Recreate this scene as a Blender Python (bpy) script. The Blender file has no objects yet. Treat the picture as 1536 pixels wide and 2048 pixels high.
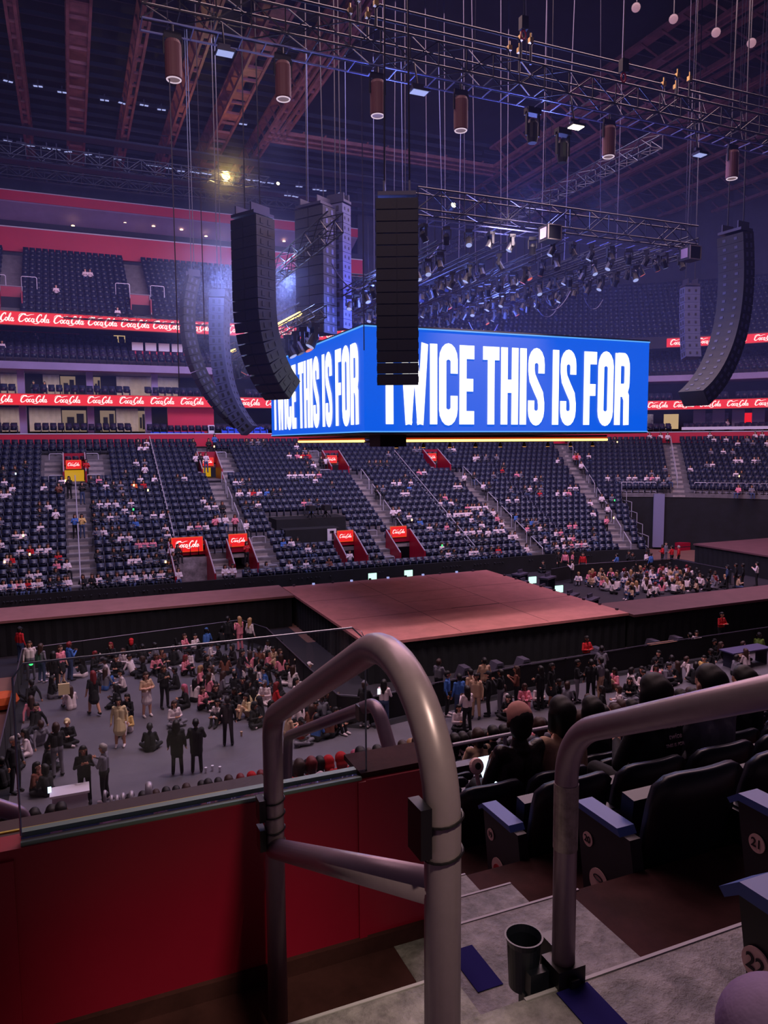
import bpy, math, random
import numpy as np
from mathutils import Vector, Matrix
random.seed(7); np.random.seed(7)
SC = bpy.context.scene
COL = SC.collection
pi = math.pi
# ------------------------------------------------------------------ camera
F_PX, PITCH, ROLL, YAW = 1483., .0943, -.0064, .3983
CAM = np.array([-17.94, -34.94, 10.2])
cD = np.array([math.sin(YAW)*math.cos(PITCH), math.cos(YAW)*math.cos(PITCH), -math.sin(PITCH)])
r0 = np.array([math.cos(YAW), -math.sin(YAW), 0.]); u0 = np.cross(r0, cD)
cR = r0*math.cos(ROLL)+u0*math.sin(ROLL); cU = -r0*math.sin(ROLL)+u0*math.cos(ROLL)
cam = bpy.data.cameras.new('camera'); camo = bpy.data.objects.new('camera', cam); COL.objects.link(camo)
cam.sensor_fit = 'VERTICAL'; cam.sensor_height = 36.; cam.lens = 36.*F_PX/2048.; cam.clip_start = .05; cam.clip_end = 400
M = Matrix.Identity(4)
for i in range(3):
    M[i][0] = cR[i]; M[i][1] = cU[i]; M[i][2] = -cD[i]; M[i][3] = CAM[i]
camo.matrix_world = M
SC.camera = camo
SC.view_settings.view_transform = 'Standard'; SC.view_settings.look = 'None'
SC.view_settings.exposure = 0; SC.view_settings.gamma = 1; SC.view_settings.use_curve_mapping = False
SC.cycles.max_bounces = 5; SC.cycles.diffuse_bounces = 3; SC.cycles.glossy_bounces = 2
SC.cycles.transparent_max_bounces = 6; SC.cycles.volume_bounces = 0; SC.cycles.use_denoising = True
SC.cycles.sample_clamp_indirect = 3
SC.cycles.volume_step_rate = 4
def ray(x, y): return cD+cR*(x-768)/F_PX-cU*(y-1024)/F_PX
def at(x, y, **k):
    (ax, val), = k.items(); i = 'XYZD'.index(ax); v = ray(x, y)
    t = val if i == 3 else (val-CAM[i])/v[i]
    return CAM+v*t
def proj(P):
    v = np.asarray(P, float)-CAM; d = v@cD
    return 768+F_PX*(v@cR)/d, 1024-F_PX*(v@cU)/d, d
def lin(c): return tuple(((x/255)/12.92 if x/255 <= .04045 else ((x/255+.055)/1.055)**2.4) for x in c)
# ------------------------------------------------------------------ world and lights
W = bpy.data.worlds.new('world'); SC.world = W; W.use_nodes = True
W.node_tree.nodes['Background'].inputs[0].default_value = (.42, .30, .62, 1)
W.node_tree.nodes['Background'].inputs[1].default_value = .035
def light(kind, name, loc, energy, color, size=1., to=None, **k):
    l = bpy.data.lights.new(name, kind); o = bpy.data.objects.new(name, l); COL.objects.link(o)
    l.energy = energy; l.color = color; o.location = loc
    if kind == 'AREA': l.shape = 'RECTANGLE'; l.size = size; l.size_y = k.get('size_y', size)
    else: l.shadow_soft_size = size
    if kind == 'SPOT': l.spot_size = k.get('angle', 1.); l.spot_blend = .8
    if to is not None: o.rotation_euler = (Vector(to)-Vector(loc)).to_track_quat('-Z', 'Y').to_euler()
    return o
light('AREA', 'house_light_bank', (0, -4, 33), 10000, (1., .62, .68), 30, to=(0, 0, 0), size_y=16)
light('AREA', 'house_light_bank', (0, 8, 33), 10500, (.55, .52, 1.), 50, to=(2, 26, 4), size_y=8)  # blue tint stands in for screen light on the far seats
light('SPOT', 'stage_wash', (-1.5, -10.5, 20.4), 9500, (1., .74, .78), .5, to=(-.5, -.5, 1.8), angle=1.05)
light('SPOT', 'pit_wash', (-11.5, -12, 20.4), 5200, (1., .78, .80), .4, to=(-14.5, -5.5, 0), angle=1.15)
light('SPOT', 'pit_wash', (.8, -12, 20.4), 4200, (1., .76, .80), .4, to=(0, -12.5, 0), angle=1.3)
light('AREA', 'house_light_bank', (26, 0, 31), 5500, (1., .62, .80), 20, to=(24, 4, 0), size_y=16)
light('AREA', 'house_light_bank', (-16, -24, 24), 1000, (1., .66, .70), 16, to=(-15, -16, 0), size_y=6)
light('SPOT', 'aisle_light', (-17.0, -37.6, 15.5), 1300, (1., .84, .58), .25, to=(-17.5, -33.1, 8.5), angle=.21)
light('AREA', 'house_light_bank', (-14, 31, 27.5), 450, (1., .35, .5), 40, to=(-14, 46, 29.), size_y=2)
# ------------------------------------------------------------------ materials
MATS = {}
def mat(name, rgb=(128,)*3, rough=.6, metal=0., emit=0., bump=0., scale=8., vary=.0, spec=.5, alpha=1., trans=0.):
    if name in MATS: return MATS[name]
    m = bpy.data.materials.new(name); m.use_nodes = True; nt = m.node_tree; b = nt.nodes['Principled BSDF']
    c = lin(rgb)+(1.,)
    b.inputs['Base Color'].default_value = c; b.inputs['Roughness'].default_value = rough
    b.inputs['Metallic'].default_value = metal; b.inputs['Specular IOR Level'].default_value = spec
    if emit:
        b.inputs['Emission Color'].default_value = c; b.inputs['Emission Strength'].default_value = emit
        b.inputs['Base Color'].default_value = (.02, .02, .02, 1)
    if alpha < 1: b.inputs['Alpha'].default_value = alpha
    if vary or bump:
        tc = nt.nodes.new('ShaderNodeTexCoord'); n = nt.nodes.new('ShaderNodeTexNoise')
        n.inputs['Scale'].default_value = scale; n.inputs['Detail'].default_value = 6; n.inputs['Roughness'].default_value = .65
        nt.links.new(tc.outputs['Object'], n.inputs['Vector'])
        if vary:
            r = nt.nodes.new('ShaderNodeValToRGB')
            r.color_ramp.elements[0].position = .35; r.color_ramp.elements[1].position = .68
            r.color_ramp.elements[0].color = tuple(x*(1-vary) for x in c[:3])+(1,)
            r.color_ramp.elements[1].color = tuple(min(1, x*(1+vary)) for x in c[:3])+(1,)
            nt.links.new(n.outputs['Fac'], r.inputs[0]); nt.links.new(r.outputs[0], b.inputs['Base Color'])
        if bump:
            bm_ = nt.nodes.new('ShaderNodeBump'); bm_.inputs['Strength'].default_value = bump; bm_.inputs['Distance'].default_value = .02
            nt.links.new(n.outputs['Fac'], bm_.inputs['Height']); nt.links.new(bm_.outputs[0], b.inputs['Normal'])
    MATS[name] = m; return m
mConc = mat('far concrete', (104, 98, 104), .9, vary=.25, scale=1.5)
mStep = mat('aisle concrete', (150, 140, 140), .9, vary=.2, scale=2.)
mNearConc = mat('worn concrete', (132, 126, 128), .55, vary=.5, scale=13., bump=.8)
mMaroon = mat('maroon coated concrete', (66, 36, 37), .8, vary=.35, scale=3.5, bump=.2, spec=.15)
mRed = mat('red painted wall', (150, 14, 46), .45, vary=.06, scale=3., bump=.08)
mRedF = mat('red fascia', (192, 26, 60), .55, vary=.06, scale=.5)
mCap = mat('white cap', (205, 200, 215), .5)
mBlack = mat('black drape', (15, 15, 24), .85, vary=.4, scale=1.2)
mDark = mat('dark wall', (34, 30, 44), .8, vary=.3, scale=.6)
mLilac = mat('pale soffit', (150, 130, 170), .7, vary=.1, scale=.5)
mCream = mat('cream curtain', (225, 212, 190), .8, vary=.15, scale=2.)
mDeck = mat('roof deck', (26, 24, 36), .85, vary=.3, scale=.4)
mBeam = mat('rust primed steel', (128, 72, 76), .6, vary=.3, scale=1.)
mSteel = mat('dark steel', (58, 58, 78), .45, .6)
mTruss = mat('black truss tube', (24, 24, 36), .45, .3)
mRailW = mat('pale rail', (190, 185, 200), .4, .3)
mRailG = mat('brushed grey rail', (152, 130, 146), .36, .35, vary=.05, scale=30.)
mSeat = mat('navy seat plastic', (34, 38, 64), .42, vary=.15, scale=1., spec=.6)
mSeatN = mat('black seat plastic', (22, 24, 38), .38, spec=.5)
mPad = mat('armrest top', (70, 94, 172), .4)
mStage = mat('stage top board', (184, 114, 114), .6, vary=.12, scale=1.4, bump=.05)
mMatte = mat('pit floor', (92, 88, 98), .5, vary=.12, scale=1.)
mFloorB = mat('court floor', (128, 92, 84), .5, vary=.1, scale=.8)
mBlue = mat('screen blue', (0, 84, 214), emit=1.15)
mWhiteE = mat('screen white', (255, 255, 255), emit=1.8)
mRedE = mat('screen red', (235, 22, 24), emit=1.)
mLogoE = mat('screen logo white', (255, 225, 225), emit=1.3)
mYelE = mat('warm tube', (255, 205, 105), emit=3.2)
mOraE = mat('orange edge glow', (230, 60, 20), emit=.5)
mLampE = mat('lamp lens', (255, 196, 66), emit=14.)
mLampW = mat('lamp white lens', (255, 240, 200), emit=9.)
mPaleE = mat('pale lens', (176, 186, 250), emit=.8)
mDownE = mat('downlight', (255, 205, 150), emit=5.)
mPhone = mat('phone screen', (210, 235, 255), emit=2.)
mPhoneY = mat('phone light', (255, 190, 110), emit=7.)
mGreenE = mat('green light', (60, 255, 120), emit=2.)
mCyanE = mat('prompter screen', (190, 255, 225), emit=1.5)
mRoomE = mat('lit room wall', (245, 205, 150), emit=.55)  # wall emits by itself, standing in for lamplight in the room
mYelWall = mat('yellow lit wall', (214, 160, 30), emit=.75)  # emission replaces the tunnel lamps that would light this wall
mSpk = mat('speaker cabinet', (14, 15, 27), .6, vary=.15, scale=3.)
mSpkL = mat('speaker grille grey', (64, 68, 102), .5, vary=.1, scale=3.)
mCyl = mat('brown canister', (118, 74, 80), .6)
mTape = mat('purple tape', (34, 28, 100), .85, spec=.1)
mSticker = mat('pink number sticker', (255, 205, 200), .5)
mInk = mat('dark ink', (40, 26, 40), .6)
mLogoR = mat('red logo', (200, 30, 50), .5)
mAlu = mat('green edged aluminium', (120, 146, 138), .4, .3)
mGlassFr = mat('black channel', (12, 16, 18), .4)
mWood = mat('wood bench', (150, 105, 80), .7)
mCase = mat('flight case', (70, 64, 84), .5)
mOrange = mat('orange fabric', (190, 80, 30), .7)
mWhite = mat('white paint', (215, 210, 225), .6)
mYelW = mat('yellow line', (200, 180, 60), .6)
# ------------------------------------------------------------------ mesh builder
class MB:
    def __init__(s): s.v = []; s.f = []; s.m = []
    def add(s, vs, fs, mi=0):
        n = len(s.v); s.v += [tuple(map(float, p)) for p in vs]; s.f += [tuple(n+i for i in f) for f in fs]; s.m += [mi]*len(fs); return s
    def box(s, c, d, mi=0, rz=0., R=None):
        hx, hy, hz = d[0]/2, d[1]/2, d[2]/2
        P = [Vector((x*hx, y*hy, z*hz)) for x in (-1, 1) for y in (-1, 1) for z in (-1, 1)]
        if R is None: R = Matrix.Rotation(rz, 3, 'Z')
        P = [R @ p+Vector(c) for p in P]
        return s.add(P, [(0, 1, 3, 2), (4, 6, 7, 5), (0, 4, 5, 1), (2, 3, 7, 6), (0, 2, 6, 4), (1, 5, 7, 3)], mi)
    def b2(s, a, b, mi=0):
        return s.box([(a[i]+b[i])/2 for i in range(3)], [abs(b[i]-a[i]) for i in range(3)], mi)
    def tube(s, pts, r, mi=0, n=8, closed=False, caps=True):
        pts = [Vector(p) for p in pts]; k = len(pts); rr = r if hasattr(r, '__len__') else [r]*k
        rings = []; prev = None
        for i, p in enumerate(pts):
            a = pts[(i-1) % k] if (i > 0 or closed) else p; b = pts[(i+1) % k] if (i < k-1 or closed) else p
            t = (b-a).normalized()
            if prev is None:
                x = t.orthogonal().normalized()
            else:
                x = (prev-t*prev.dot(t)).normalized()
            prev = x; y = t.cross(x)
            rings.append([p+(x*math.cos(2*pi*j/n)+y*math.sin(2*pi*j/n))*rr[i] for j in range(n)])
        vs = [q for g in rings for q in g]; fs = []
        for i in range(k if closed else k-1):
            a = i*n; b = ((i+1) % k)*n
            fs += [(a+j, a+(j+1) % n, b+(j+1) % n, b+j) for j in range(n)]
        if caps and not closed: fs += [tuple(reversed(range(n))), tuple((k-1)*n+j for j in range(n))]
        return s.add(vs, fs, mi)
    def prism(s, poly, depth, T, mi=0):
        n = len(poly); vs = [T @ Vector((x, 0, z)) for x, z in poly]+[T @ Vector((x, depth, z)) for x, z in poly]
        fs = [tuple(range(n)), tuple(reversed(range(n, 2*n)))]+[((i+1) % n, i, n+i, n+(i+1) % n) for i in range(n)]
        return s.add(vs, fs, mi)
    def lathe(s, prof, c, mi=0, n=16, R=None):
        vs = []; fs = []
        for r, z in prof:
            for j in range(n):
                p = Vector((r*math.cos(2*pi*j/n), r*math.sin(2*pi*j/n), z))
                vs.append((R @ p if R else p)+Vector(c))
        for i in range(len(prof)-1):
            fs += [(i*n+j, i*n+(j+1) % n, (i+1)*n+(j+1) % n, (i+1)*n+j) for j in range(n)]
        fs += [tuple(reversed(range(n))), tuple((len(prof)-1)*n+j for j in range(n))]
        return s.add(vs, fs, mi)
    def mesh(s, name, mats, smooth=False):
        me = bpy.data.meshes.new(name); me.from_pydata(s.v, [], s.f)
        for m in (mats if isinstance(mats, (list, tuple)) else [mats]): me.materials.append(m)
        me.polygons.foreach_set('material_index', s.m)
        if smooth: me.polygons.foreach_set('use_smooth', [True]*len(s.f))
        me.update(); return me
    def build(s, name, mats, parent=None, smooth=False, loc=None, rz=None):
        o = bpy.data.objects.new(name, s.mesh(name, mats, smooth)); COL.objects.link(o)
        if parent: o.parent = parent
        if loc is not None: o.location = loc
        if rz is not None: o.rotation_euler.z = rz
        return o
def tag(o, label=None, cat=None, group=None, kind=None):
    if label: o['label'] = label
    if cat: o['category'] = cat
    if group: o['group'] = group
    if kind: o['kind'] = kind
    return o
def empty(name, loc, rz=0., label=None, cat=None, group=None):
    o = bpy.data.objects.new(name, None); COL.objects.link(o); o.location = loc; o.rotation_euler.z = rz; o.empty_display_size = .2
    return tag(o, label, cat, group)
def kids(o): return [c for c in ALLK.get(o.name, [])]
ALLK = {}
def copy_tree(o, parent=None):
    c = o.copy(); COL.objects.link(c); c.parent = parent
    for ch in o.children: copy_tree(ch, c)
    return c
def struct(mb, name, mats, **k): return tag(mb.build(name, mats, **k), kind='structure')
def meshobj(name, me, loc=(0, 0, 0), rz=0., parent=None):
    o = bpy.data.objects.new(name, me); COL.objects.link(o); o.location = loc; o.rotation_euler.z = rz
    if parent: o.parent = parent
    return o
# ------------------------------------------------------------------ the oval path of the far stand
X0 = 19.5
def PT(t, rho, z):
    if t <= X0: return (t, rho, z)
    a = math.radians(t-X0); return (X0+rho*math.sin(a), rho*math.cos(a), z)
def tang(t): return 0. if t <= X0 else -math.radians(t-X0)
TS = [-34, -20, -5, 8, X0]+[X0+a for a in range(4, 77, 4)]
def sweep(mb, prof, ts=TS, mi=0, closed=False):
    n = len(prof); vs = [PT(t, r, z) for t in ts for r, z in prof]; fs = []
    for i in range(len(ts)-1):
        for j in range(n if closed else n-1):
            k = (j+1) % n; fs.append((i*n+j, i*n+k, (i+1)*n+k, (i+1)*n+j))
    if closed: fs += [tuple(range(n)), tuple((len(ts)-1)*n+j for j in reversed(range(n)))]
    mb.add(vs, fs, mi)
def rect(r0, r1, z0, z1): return [(r0, z0), (r0, z1), (r1, z1), (r1, z0)]
def spans(lo, hi, cuts):
    out = []; a = lo
    for c0, c1 in sorted(cuts):
        if c1 <= a: continue
        if c0 > a: out.append((a, min(c0, hi)))
        a = max(a, c1)
        if a >= hi: break
    if a < hi: out.append((a, hi))
    return [s for s in out if s[1]-s[0] > 1e-3]
def refine(a, b):
    ts = [a]+[t for t in TS if a < t < b]+[b]; return ts
# rows of the lower far stand
R0, Z0, RD, RR, NR = 13.6, .9, .85, .4, 23
def rowz(k): return Z0+RR*k
# vomitories: (t centre, half width, first row, last row, floor z)
VOMS = [(-17.7, .8, 16, 19, 7.2), (-7.2, .8, 16, 19, 7.2), (4.0, .8, 16, 19, 7.1), (14.2, .8, 16, 19, 7.0),
        (-10.8, 1.25, 0, 4, .55), (-7.3, .8, 1, 4, 1.2), (.7, .8, 1, 4, 1.1), (5.1, 1.0, 1, 4, 1.1)]
def cuts_row(k):
    c = [(t-h, t+h) for t, h, a, b, z in VOMS if a <= k < b]
    if k < 11: c.append((X0+26, X0+80))
    return c
mb = MB()
for k in range(NR):
    r, z = R0+RD*k, rowz(k); zp = rowz(k-1) if k else 0.
    for a, b in spans(-34, X0+76, cuts_row(k)):
        ts = refine(a, b); sweep(mb, [(r, zp), (r, z), (r+RD, z)], ts)
struct(mb, 'floor_far_stand', mConc)
AISLES = [(-17.7, .62, 0, 16), (-7.2, .62, 4, 16), (5.2, .62, 4, 16), (15.6, .62, 0, 16), (X0+18.4, .62, 0, 23), (X0+39, .62, 11, 23),
          (-7.2, .62, 19, 23), (-19.3, .6, 16, 21), (-16.1, .6, 16, 21), (-5.7, .6, 16, 21), (2.6, .6, 16, 21), (-8.7, .5, 0, 4), (-5.8, .6, 1, 6), (3.4, .6, 1, 6)]
mb = MB()
for t, h, a, b in AISLES:
    for k in range(a, b):
        for q in (0, 1):
            r = R0+RD*k+q*RD/2; z = rowz(k)-RR/2+q*RR/2+.012; hh = h if t <= X0 else math.degrees(h/r)
            sweep(mb, [(r-.01, z-RR/2), (r-.01, z), (r+RD/2, z)], [t-hh, t+hh])
struct(mb, 'trim_aisle_steps', mStep)
# front wall of the far stand
mb = MB(); sweep(mb, rect(13.3, 13.5, 0, 1.3), refine(-34, X0+26)); struct(mb, 'wall_far_front', mBlack)
mb = MB(); sweep(mb, rect(23.0, 23.3, 0, 5.3), refine(X0+26, X0+76)); sweep(mb, rect(13.4, 23., 0, 1.0), [X0+26, X0+26.5])
for k in range(11): sweep(mb, rect(R0+RD*k, R0+RD*(k+1), 0, rowz(k)+.5), [X0+25.6, X0+26])
struct(mb, 'wall_end_drape', mBlack)
mb = MB(); sweep(mb, rect(22.6, 22.9, .2, 5.2), [X0+33.6, X0+36]); struct(mb, 'trim_grey_drape', mat('grey drape', (120, 118, 150), .8))
# fascias, slabs, decks
TL = [-34, -20, -5, 8, 13.5]
def swept(name, prof, m, ts=TS): b = MB(); sweep(b, prof, ts, closed=True); return struct(b, name, m)
swept('wall_fascia_lower', rect(33.15, 33.4, 9.9, 11.0), mRedF)
swept('trim_cap_lower', rect(33.1, 33.5, 11.0, 11.08), mCap)
swept('floor_suite_lower', rect(33.4, 40, 10.7, 11.02), mDark)
swept('wall_suite_back_lower', rect(38.0, 38.3, 11, 14.), mDark)
swept('floor_suite_middle', rect(33.5, 40, 13.5, 14.25), mDark)
swept('wall_suite_back_middle', rect(38.0, 38.3, 14.2, 17.), mDark)
swept('trim_slab_middle', rect(33.3, 40, 16.35, 16.95), mLilac)
swept('wall_club_back', rect(40, 40.3, 16.9, 22), mDark)
swept('trim_ribbon_backing', rect(34.4, 37, 19.9, 20.6), mDark)
swept('wall_upper_band', rect(45.6, 46.1, 28.5, 30.7), mRedF, TL)
swept('wall_upper_band_dark', rect(45.6, 46.1, 28.5, 30.7), mDark, [13.5]+TS[4:])  # same band recoloured dark for the darkness at upper right
swept('trim_cap_upper', rect(45.55, 46.2, 30.7, 30.8), mCap, TL)
swept('wall_gallery_back', rect(51, 51.3, 30, 37.5), mDark)
swept('trim_gallery_soffit', [(47.2, 33.5), (47.0, 33.7), (51, 32.0), (51, 31.8)], mLilac, TL)
swept('trim_gallery_rail', rect(46.2, 46.4, 30.8, 31.5), mDark)
swept('wall_roof_band', rect(47., 47.3, 33.6, 34.5), mRedF, TL)
swept('trim_cap_roof', rect(46.95, 47.4, 34.5, 34.58), mCap, TL)
swept('wall_gallery_front_dark', rect(47, 47.3, 30.8, 39), mDark, [13.5]+TS[4:])  # dark sheet standing in for the dark gallery at upper right
swept('wall_top', rect(51, 51.5, 37, 41), mDark)
def tier(name, r_, z_, d_, h_, n_, lo=-34, hi=X0+76):
    b = MB()
    for k in range(n_): sweep(b, [(r_+d_*k, z_+h_*(k-1)), (r_+d_*k, z_+h_*k), (r_+d_*(k+1), z_+h_*k)], refine(lo, hi))
    return struct(b, name, mConc)
tier('floor_club_tier', 33.6, 17.0, .9, .42, 7)
tier('floor_upper_tier', 33.8, 20.4, .85, .58, 14)
swept('wall_upper_tier_front', rect(33.6, 33.8, 19.8, 21.), mDark)
# red vomitory walls with sloped tops, lit portals
def vomitory(i, t, h, a, b, z):
    m_ = MB(); ra, rb = R0+RD*a, R0+RD*b
    for s in (-1, 1):
        x = t+s*h; T = Matrix.Translation((x-.06, 0, 0)) @ Matrix(((0, 1, 0, 0), (1, 0, 0, 0), (0, 0, 1, 0), (0, 0, 0, 1)))
        m_.prism([(ra-.1, z), (rb, z), (rb, rowz(b)+.95), (ra-.1, rowz(a)+.75)], .12, T)
    m_.b2((t-h, rb, rowz(b)-.1), (t+h, rb+.15, rowz(b)+.95))
    struct(m_, 'wall_vomitory', mRed)
    c_ = MB()
    for s in (-1, 1): c_.tube([(t+s*h, ra-.1, rowz(a)+.79), (t+s*h, rb, rowz(b)+.99)], .045, n=6)
    struct(c_, 'trim_vomitory_cap', mRailW)
    f_ = MB(); f_.b2((t-h, ra-.1, z-.1), (t+h, rb+3, z)); struct(f_, 'floor_vomitory', mConc)
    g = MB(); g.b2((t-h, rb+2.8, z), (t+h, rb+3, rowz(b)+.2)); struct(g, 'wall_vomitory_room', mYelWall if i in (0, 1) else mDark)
    if i == 4:
        g = MB(); g.b2((t-h, rb-.6, z), (t+h, rb-.5, rowz(b)-.1)); struct(g, 'wall_vomitory_back', mat('grey printed wall', (150, 140, 150), .7, vary=.5, scale=2.))  # back wall brought forward and greyed to brighten the unlit tunnel
    if i in (0, 1):
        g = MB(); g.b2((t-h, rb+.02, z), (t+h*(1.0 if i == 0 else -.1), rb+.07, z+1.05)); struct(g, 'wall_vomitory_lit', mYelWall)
for i, v in enumerate(VOMS): vomitory(i, *v)
# court level
b = MB(); b.b2((-50, -22, -.2), (70, 34, 0)); struct(b, 'floor', mFloorB)
b = MB(); b.b2((-20.2, -14.4, 0), (-9.4, 2.2, .012)); b.b2((-9.4, -14.4, 0), (26, -9.6, .012)); struct(b, 'floor_pit_mat', mMatte)
b = MB(); b.b2((-50, .8, 0.0), (-7.2, 4.4, .006)); b.b2((-9.4, -9.6, 0), (-6.6, .8, .006)); b.b2((-6.6, -9.6, 0), (30, -6.6, .006)); b.b2((-7, 6.8, 0), (30, 13.3, .006)); b.b2((7, -4.4, 0), (30, 6.8, .006)); struct(b, 'floor_back_mat', mat('dark floor', (38, 34, 44), .6))
b = MB(); b.b2((14.5, 10.9, .02), (24, 11.1, .03)); struct(b, 'trim_floor_line', mYelW)
# ceiling
b = MB(); b.b2((-60, -20, 40.5), (90, 60, 41)); struct(b, 'ceiling', mDeck)
b = MB()
for y in np.arange(2, 52, 1.9): b.b2((-60, y, 39.0), (.2, y+.12, 39.3)); b.b2((21.6, y, 39.0), (90, y+.12, 39.3))
for y in np.arange(31, 52, 1.9): b.b2((.2, y, 39.0), (21.6, y+.12, 39.3))
struct(b, 'ceiling_purlins', mSteel)
def beam(x, w, y0, y1, m, z=36.8):
    b = MB(); b.b2((x-w/2, y0, z), (x-w/2+.18, y1, z+.3)); b.b2((x+w/2-.18, y0, z), (x+w/2, y1, z+.3))
    b.b2((x-w/2, y0, z+2.0), (x+w/2, y1, z+2.2))
    y = y0; s = 1
    while y < y1-2:
        b.tube([(x-w/2+.1, y, z+.1), (x-w/2+.1, y+2, z+2.)][::s], .1, n=4); b.b2((x-w/2, y, z+.05), (x+w/2, y+.16, z+.25))
        if int(y) % 4 == 0: b.b2((x-w/2+.2, y+.3, z+.1), (x+w/2-.2, y+1.4, z+.16))
        y += 2; s = -s
    return tag(b.build('ceiling_beam', m), kind='structure')
for i, x in enumerate(np.arange(-28, 0, 3.9)): beam(x, 1.5 if i % 3 == 0 else .7, 0, 50, mBeam)
beam(.3, .7, 0, 32, mBeam); beam(21.7, .8, 0, 31, mBeam)
for x in np.arange(26, 60, 4.5): beam(x, .5, 0, 50, mBeam)
b = MB()
for y in (30.2, 31.2, 32.2): b.b2((-1, y, 36.8), (22.5, y+.22, 37.1))
for x in np.arange(0, 22, 2.): b.b2((x, 30, 37.1), (x+.12, 32.4, 37.2))
struct(b, 'ceiling_frame', mBeam)
b = MB()
for y, z in ((36, 36.4), (42, 35.8), (46, 36.2)):
    b.b2((-60, y, z), (70, y+.12, z+.12)); b.b2((-60, y+1.2, z), (70, y+1.32, z+.12)); b.b2((-60, y, z+1.), (70, y+.06, z+1.06))
    b.b2((-60, y, z-.06), (70, y+1.3, z-.02))
struct(b, 'ceiling_catwalk', mSteel)
# ------------------------------------------------------------------ lettering
def ribbon(mb, pts, w, mi=0, closed=False, y=0., T=None, dy=.0):
    pts = [Vector((p[0], p[1])) for p in pts]; n = len(pts); ws = w if hasattr(w, '__len__') else [w]*n
    L = []; Rr = []
    for i, p in enumerate(pts):
        a = pts[(i-1) % n] if (i or closed) else None; c = pts[(i+1) % n] if (i < n-1 or closed) else None
        d1 = (p-a).normalized() if a is not None else (c-p).normalized(); d2 = (c-p).normalized() if c is not None else d1
        t = (d1+d2).normalized(); nn = Vector((-t.y, t.x)); k = ws[i]/2/max(.5, nn.dot(Vector((-d1.y, d1.x))))
        L.append(p+nn*k); Rr.append(p-nn*k)
    vs = [(q.x, y, q.y) for q in L]+[(q.x, y, q.y) for q in Rr]
    if T is not None: vs = [T @ Vector(v) for v in vs]
    fs = []
    for i in range(n if closed else n-1):
        j = (i+1) % n; fs.append((i, n+i, n+j, j))
    mb.add(vs, fs, mi)
def arc(cx, cy, rx, ry, a0, a1, n=8): return [(cx+rx*math.cos(math.radians(a0+(a1-a0)*i/n)), cy+ry*math.sin(math.radians(a0+(a1-a0)*i/n))) for i in range(n+1)]
S_ = .2
def GL(ch):                       # heavy condensed capitals, unit height: list of (points, width, closed), advance
    s = S_; h = s/2
    if ch == 'I': return [([(h, 0), (h, 1)], s, 0)], s
    if ch == 'T': return [([(0, 1-.085), (.48, 1-.085)], .17, 0), ([(.24, 0), (.24, .9)], s, 0)], .48
    if ch == 'H': return [([(h, 0), (h, 1)], s, 0), ([(.52-h, 0), (.52-h, 1)], s, 0), ([(h, .5), (.42, .5)], .17, 0)], .52
    if ch == 'E': return [([(h, 0), (h, 1)], s, 0), ([(h, .915), (.42, .915)], .17, 0), ([(h, .5), (.39, .5)], .16, 0), ([(h, .085), (.42, .085)], .17, 0)], .42
    if ch == 'F': return [([(h, 0), (h, 1)], s, 0), ([(h, .915), (.42, .915)], .17, 0), ([(h, .48), (.39, .48)], .16, 0)], .42
    if ch == 'O': return [(arc(.26, .8, .16, .115, 0, 180)+arc(.26, .2, .16, .115, 180, 360), s, 1)], .52
    if ch == 'C': return [([(.42, .64), (.42, .8)]+arc(.26, .8, .16, .115, 0, 180)[1:]+arc(.26, .2, .16, .115, 180, 360)+[(.42, .36)], s, 0)], .52
    if ch == 'S': return [([(.41, .68), (.41, .79)]+arc(.255, .8, .155, .115, 0, 180)[1:]+[(.1, .72), (.13, .62), (.25, .5), (.38, .38), (.41, .28)]+arc(.255, .2, .155, .115, 0, -180)+[(.1, .32)], s*.97, 0)], .51
    if ch == 'R': return [([(h, 0), (h, 1)], s, 0), ([(h, .915), (.27, .915)]+arc(.3, .8, .115, .115, 80, 0, 4)+[(.415, .62)]+arc(.3, .6, .115, .115, 0, -80, 4)+[(h, .485)], .18, 0), ([(.33, .46), (.4, .38), (.41, .0)], .19, 0)], .52
    if ch == 'W': return [([(.09, 1), (.22, 0)], .18, 0), ([(.22, 0), (.37, 1)], .15, 0), ([(.37, 1), (.52, 0)], .15, 0), ([(.52, 0), (.65, 1)], .18, 0)], .74
def words_mesh(mb, text, T, mi=0, gap=.05, space=.2):
    x = 0.
    for ch in text:
        if ch == ' ': x += space; continue
        g, w = GL(ch)
        for k, (pts, wd, cl) in enumerate(g): ribbon(mb, [(x+p[0], p[1]) for p in pts], wd, mi, bool(cl), y=-.001*k, T=T)
        x += w+gap
    return x-gap
def text_width(t): return words_mesh(MB(), t, None)
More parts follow.
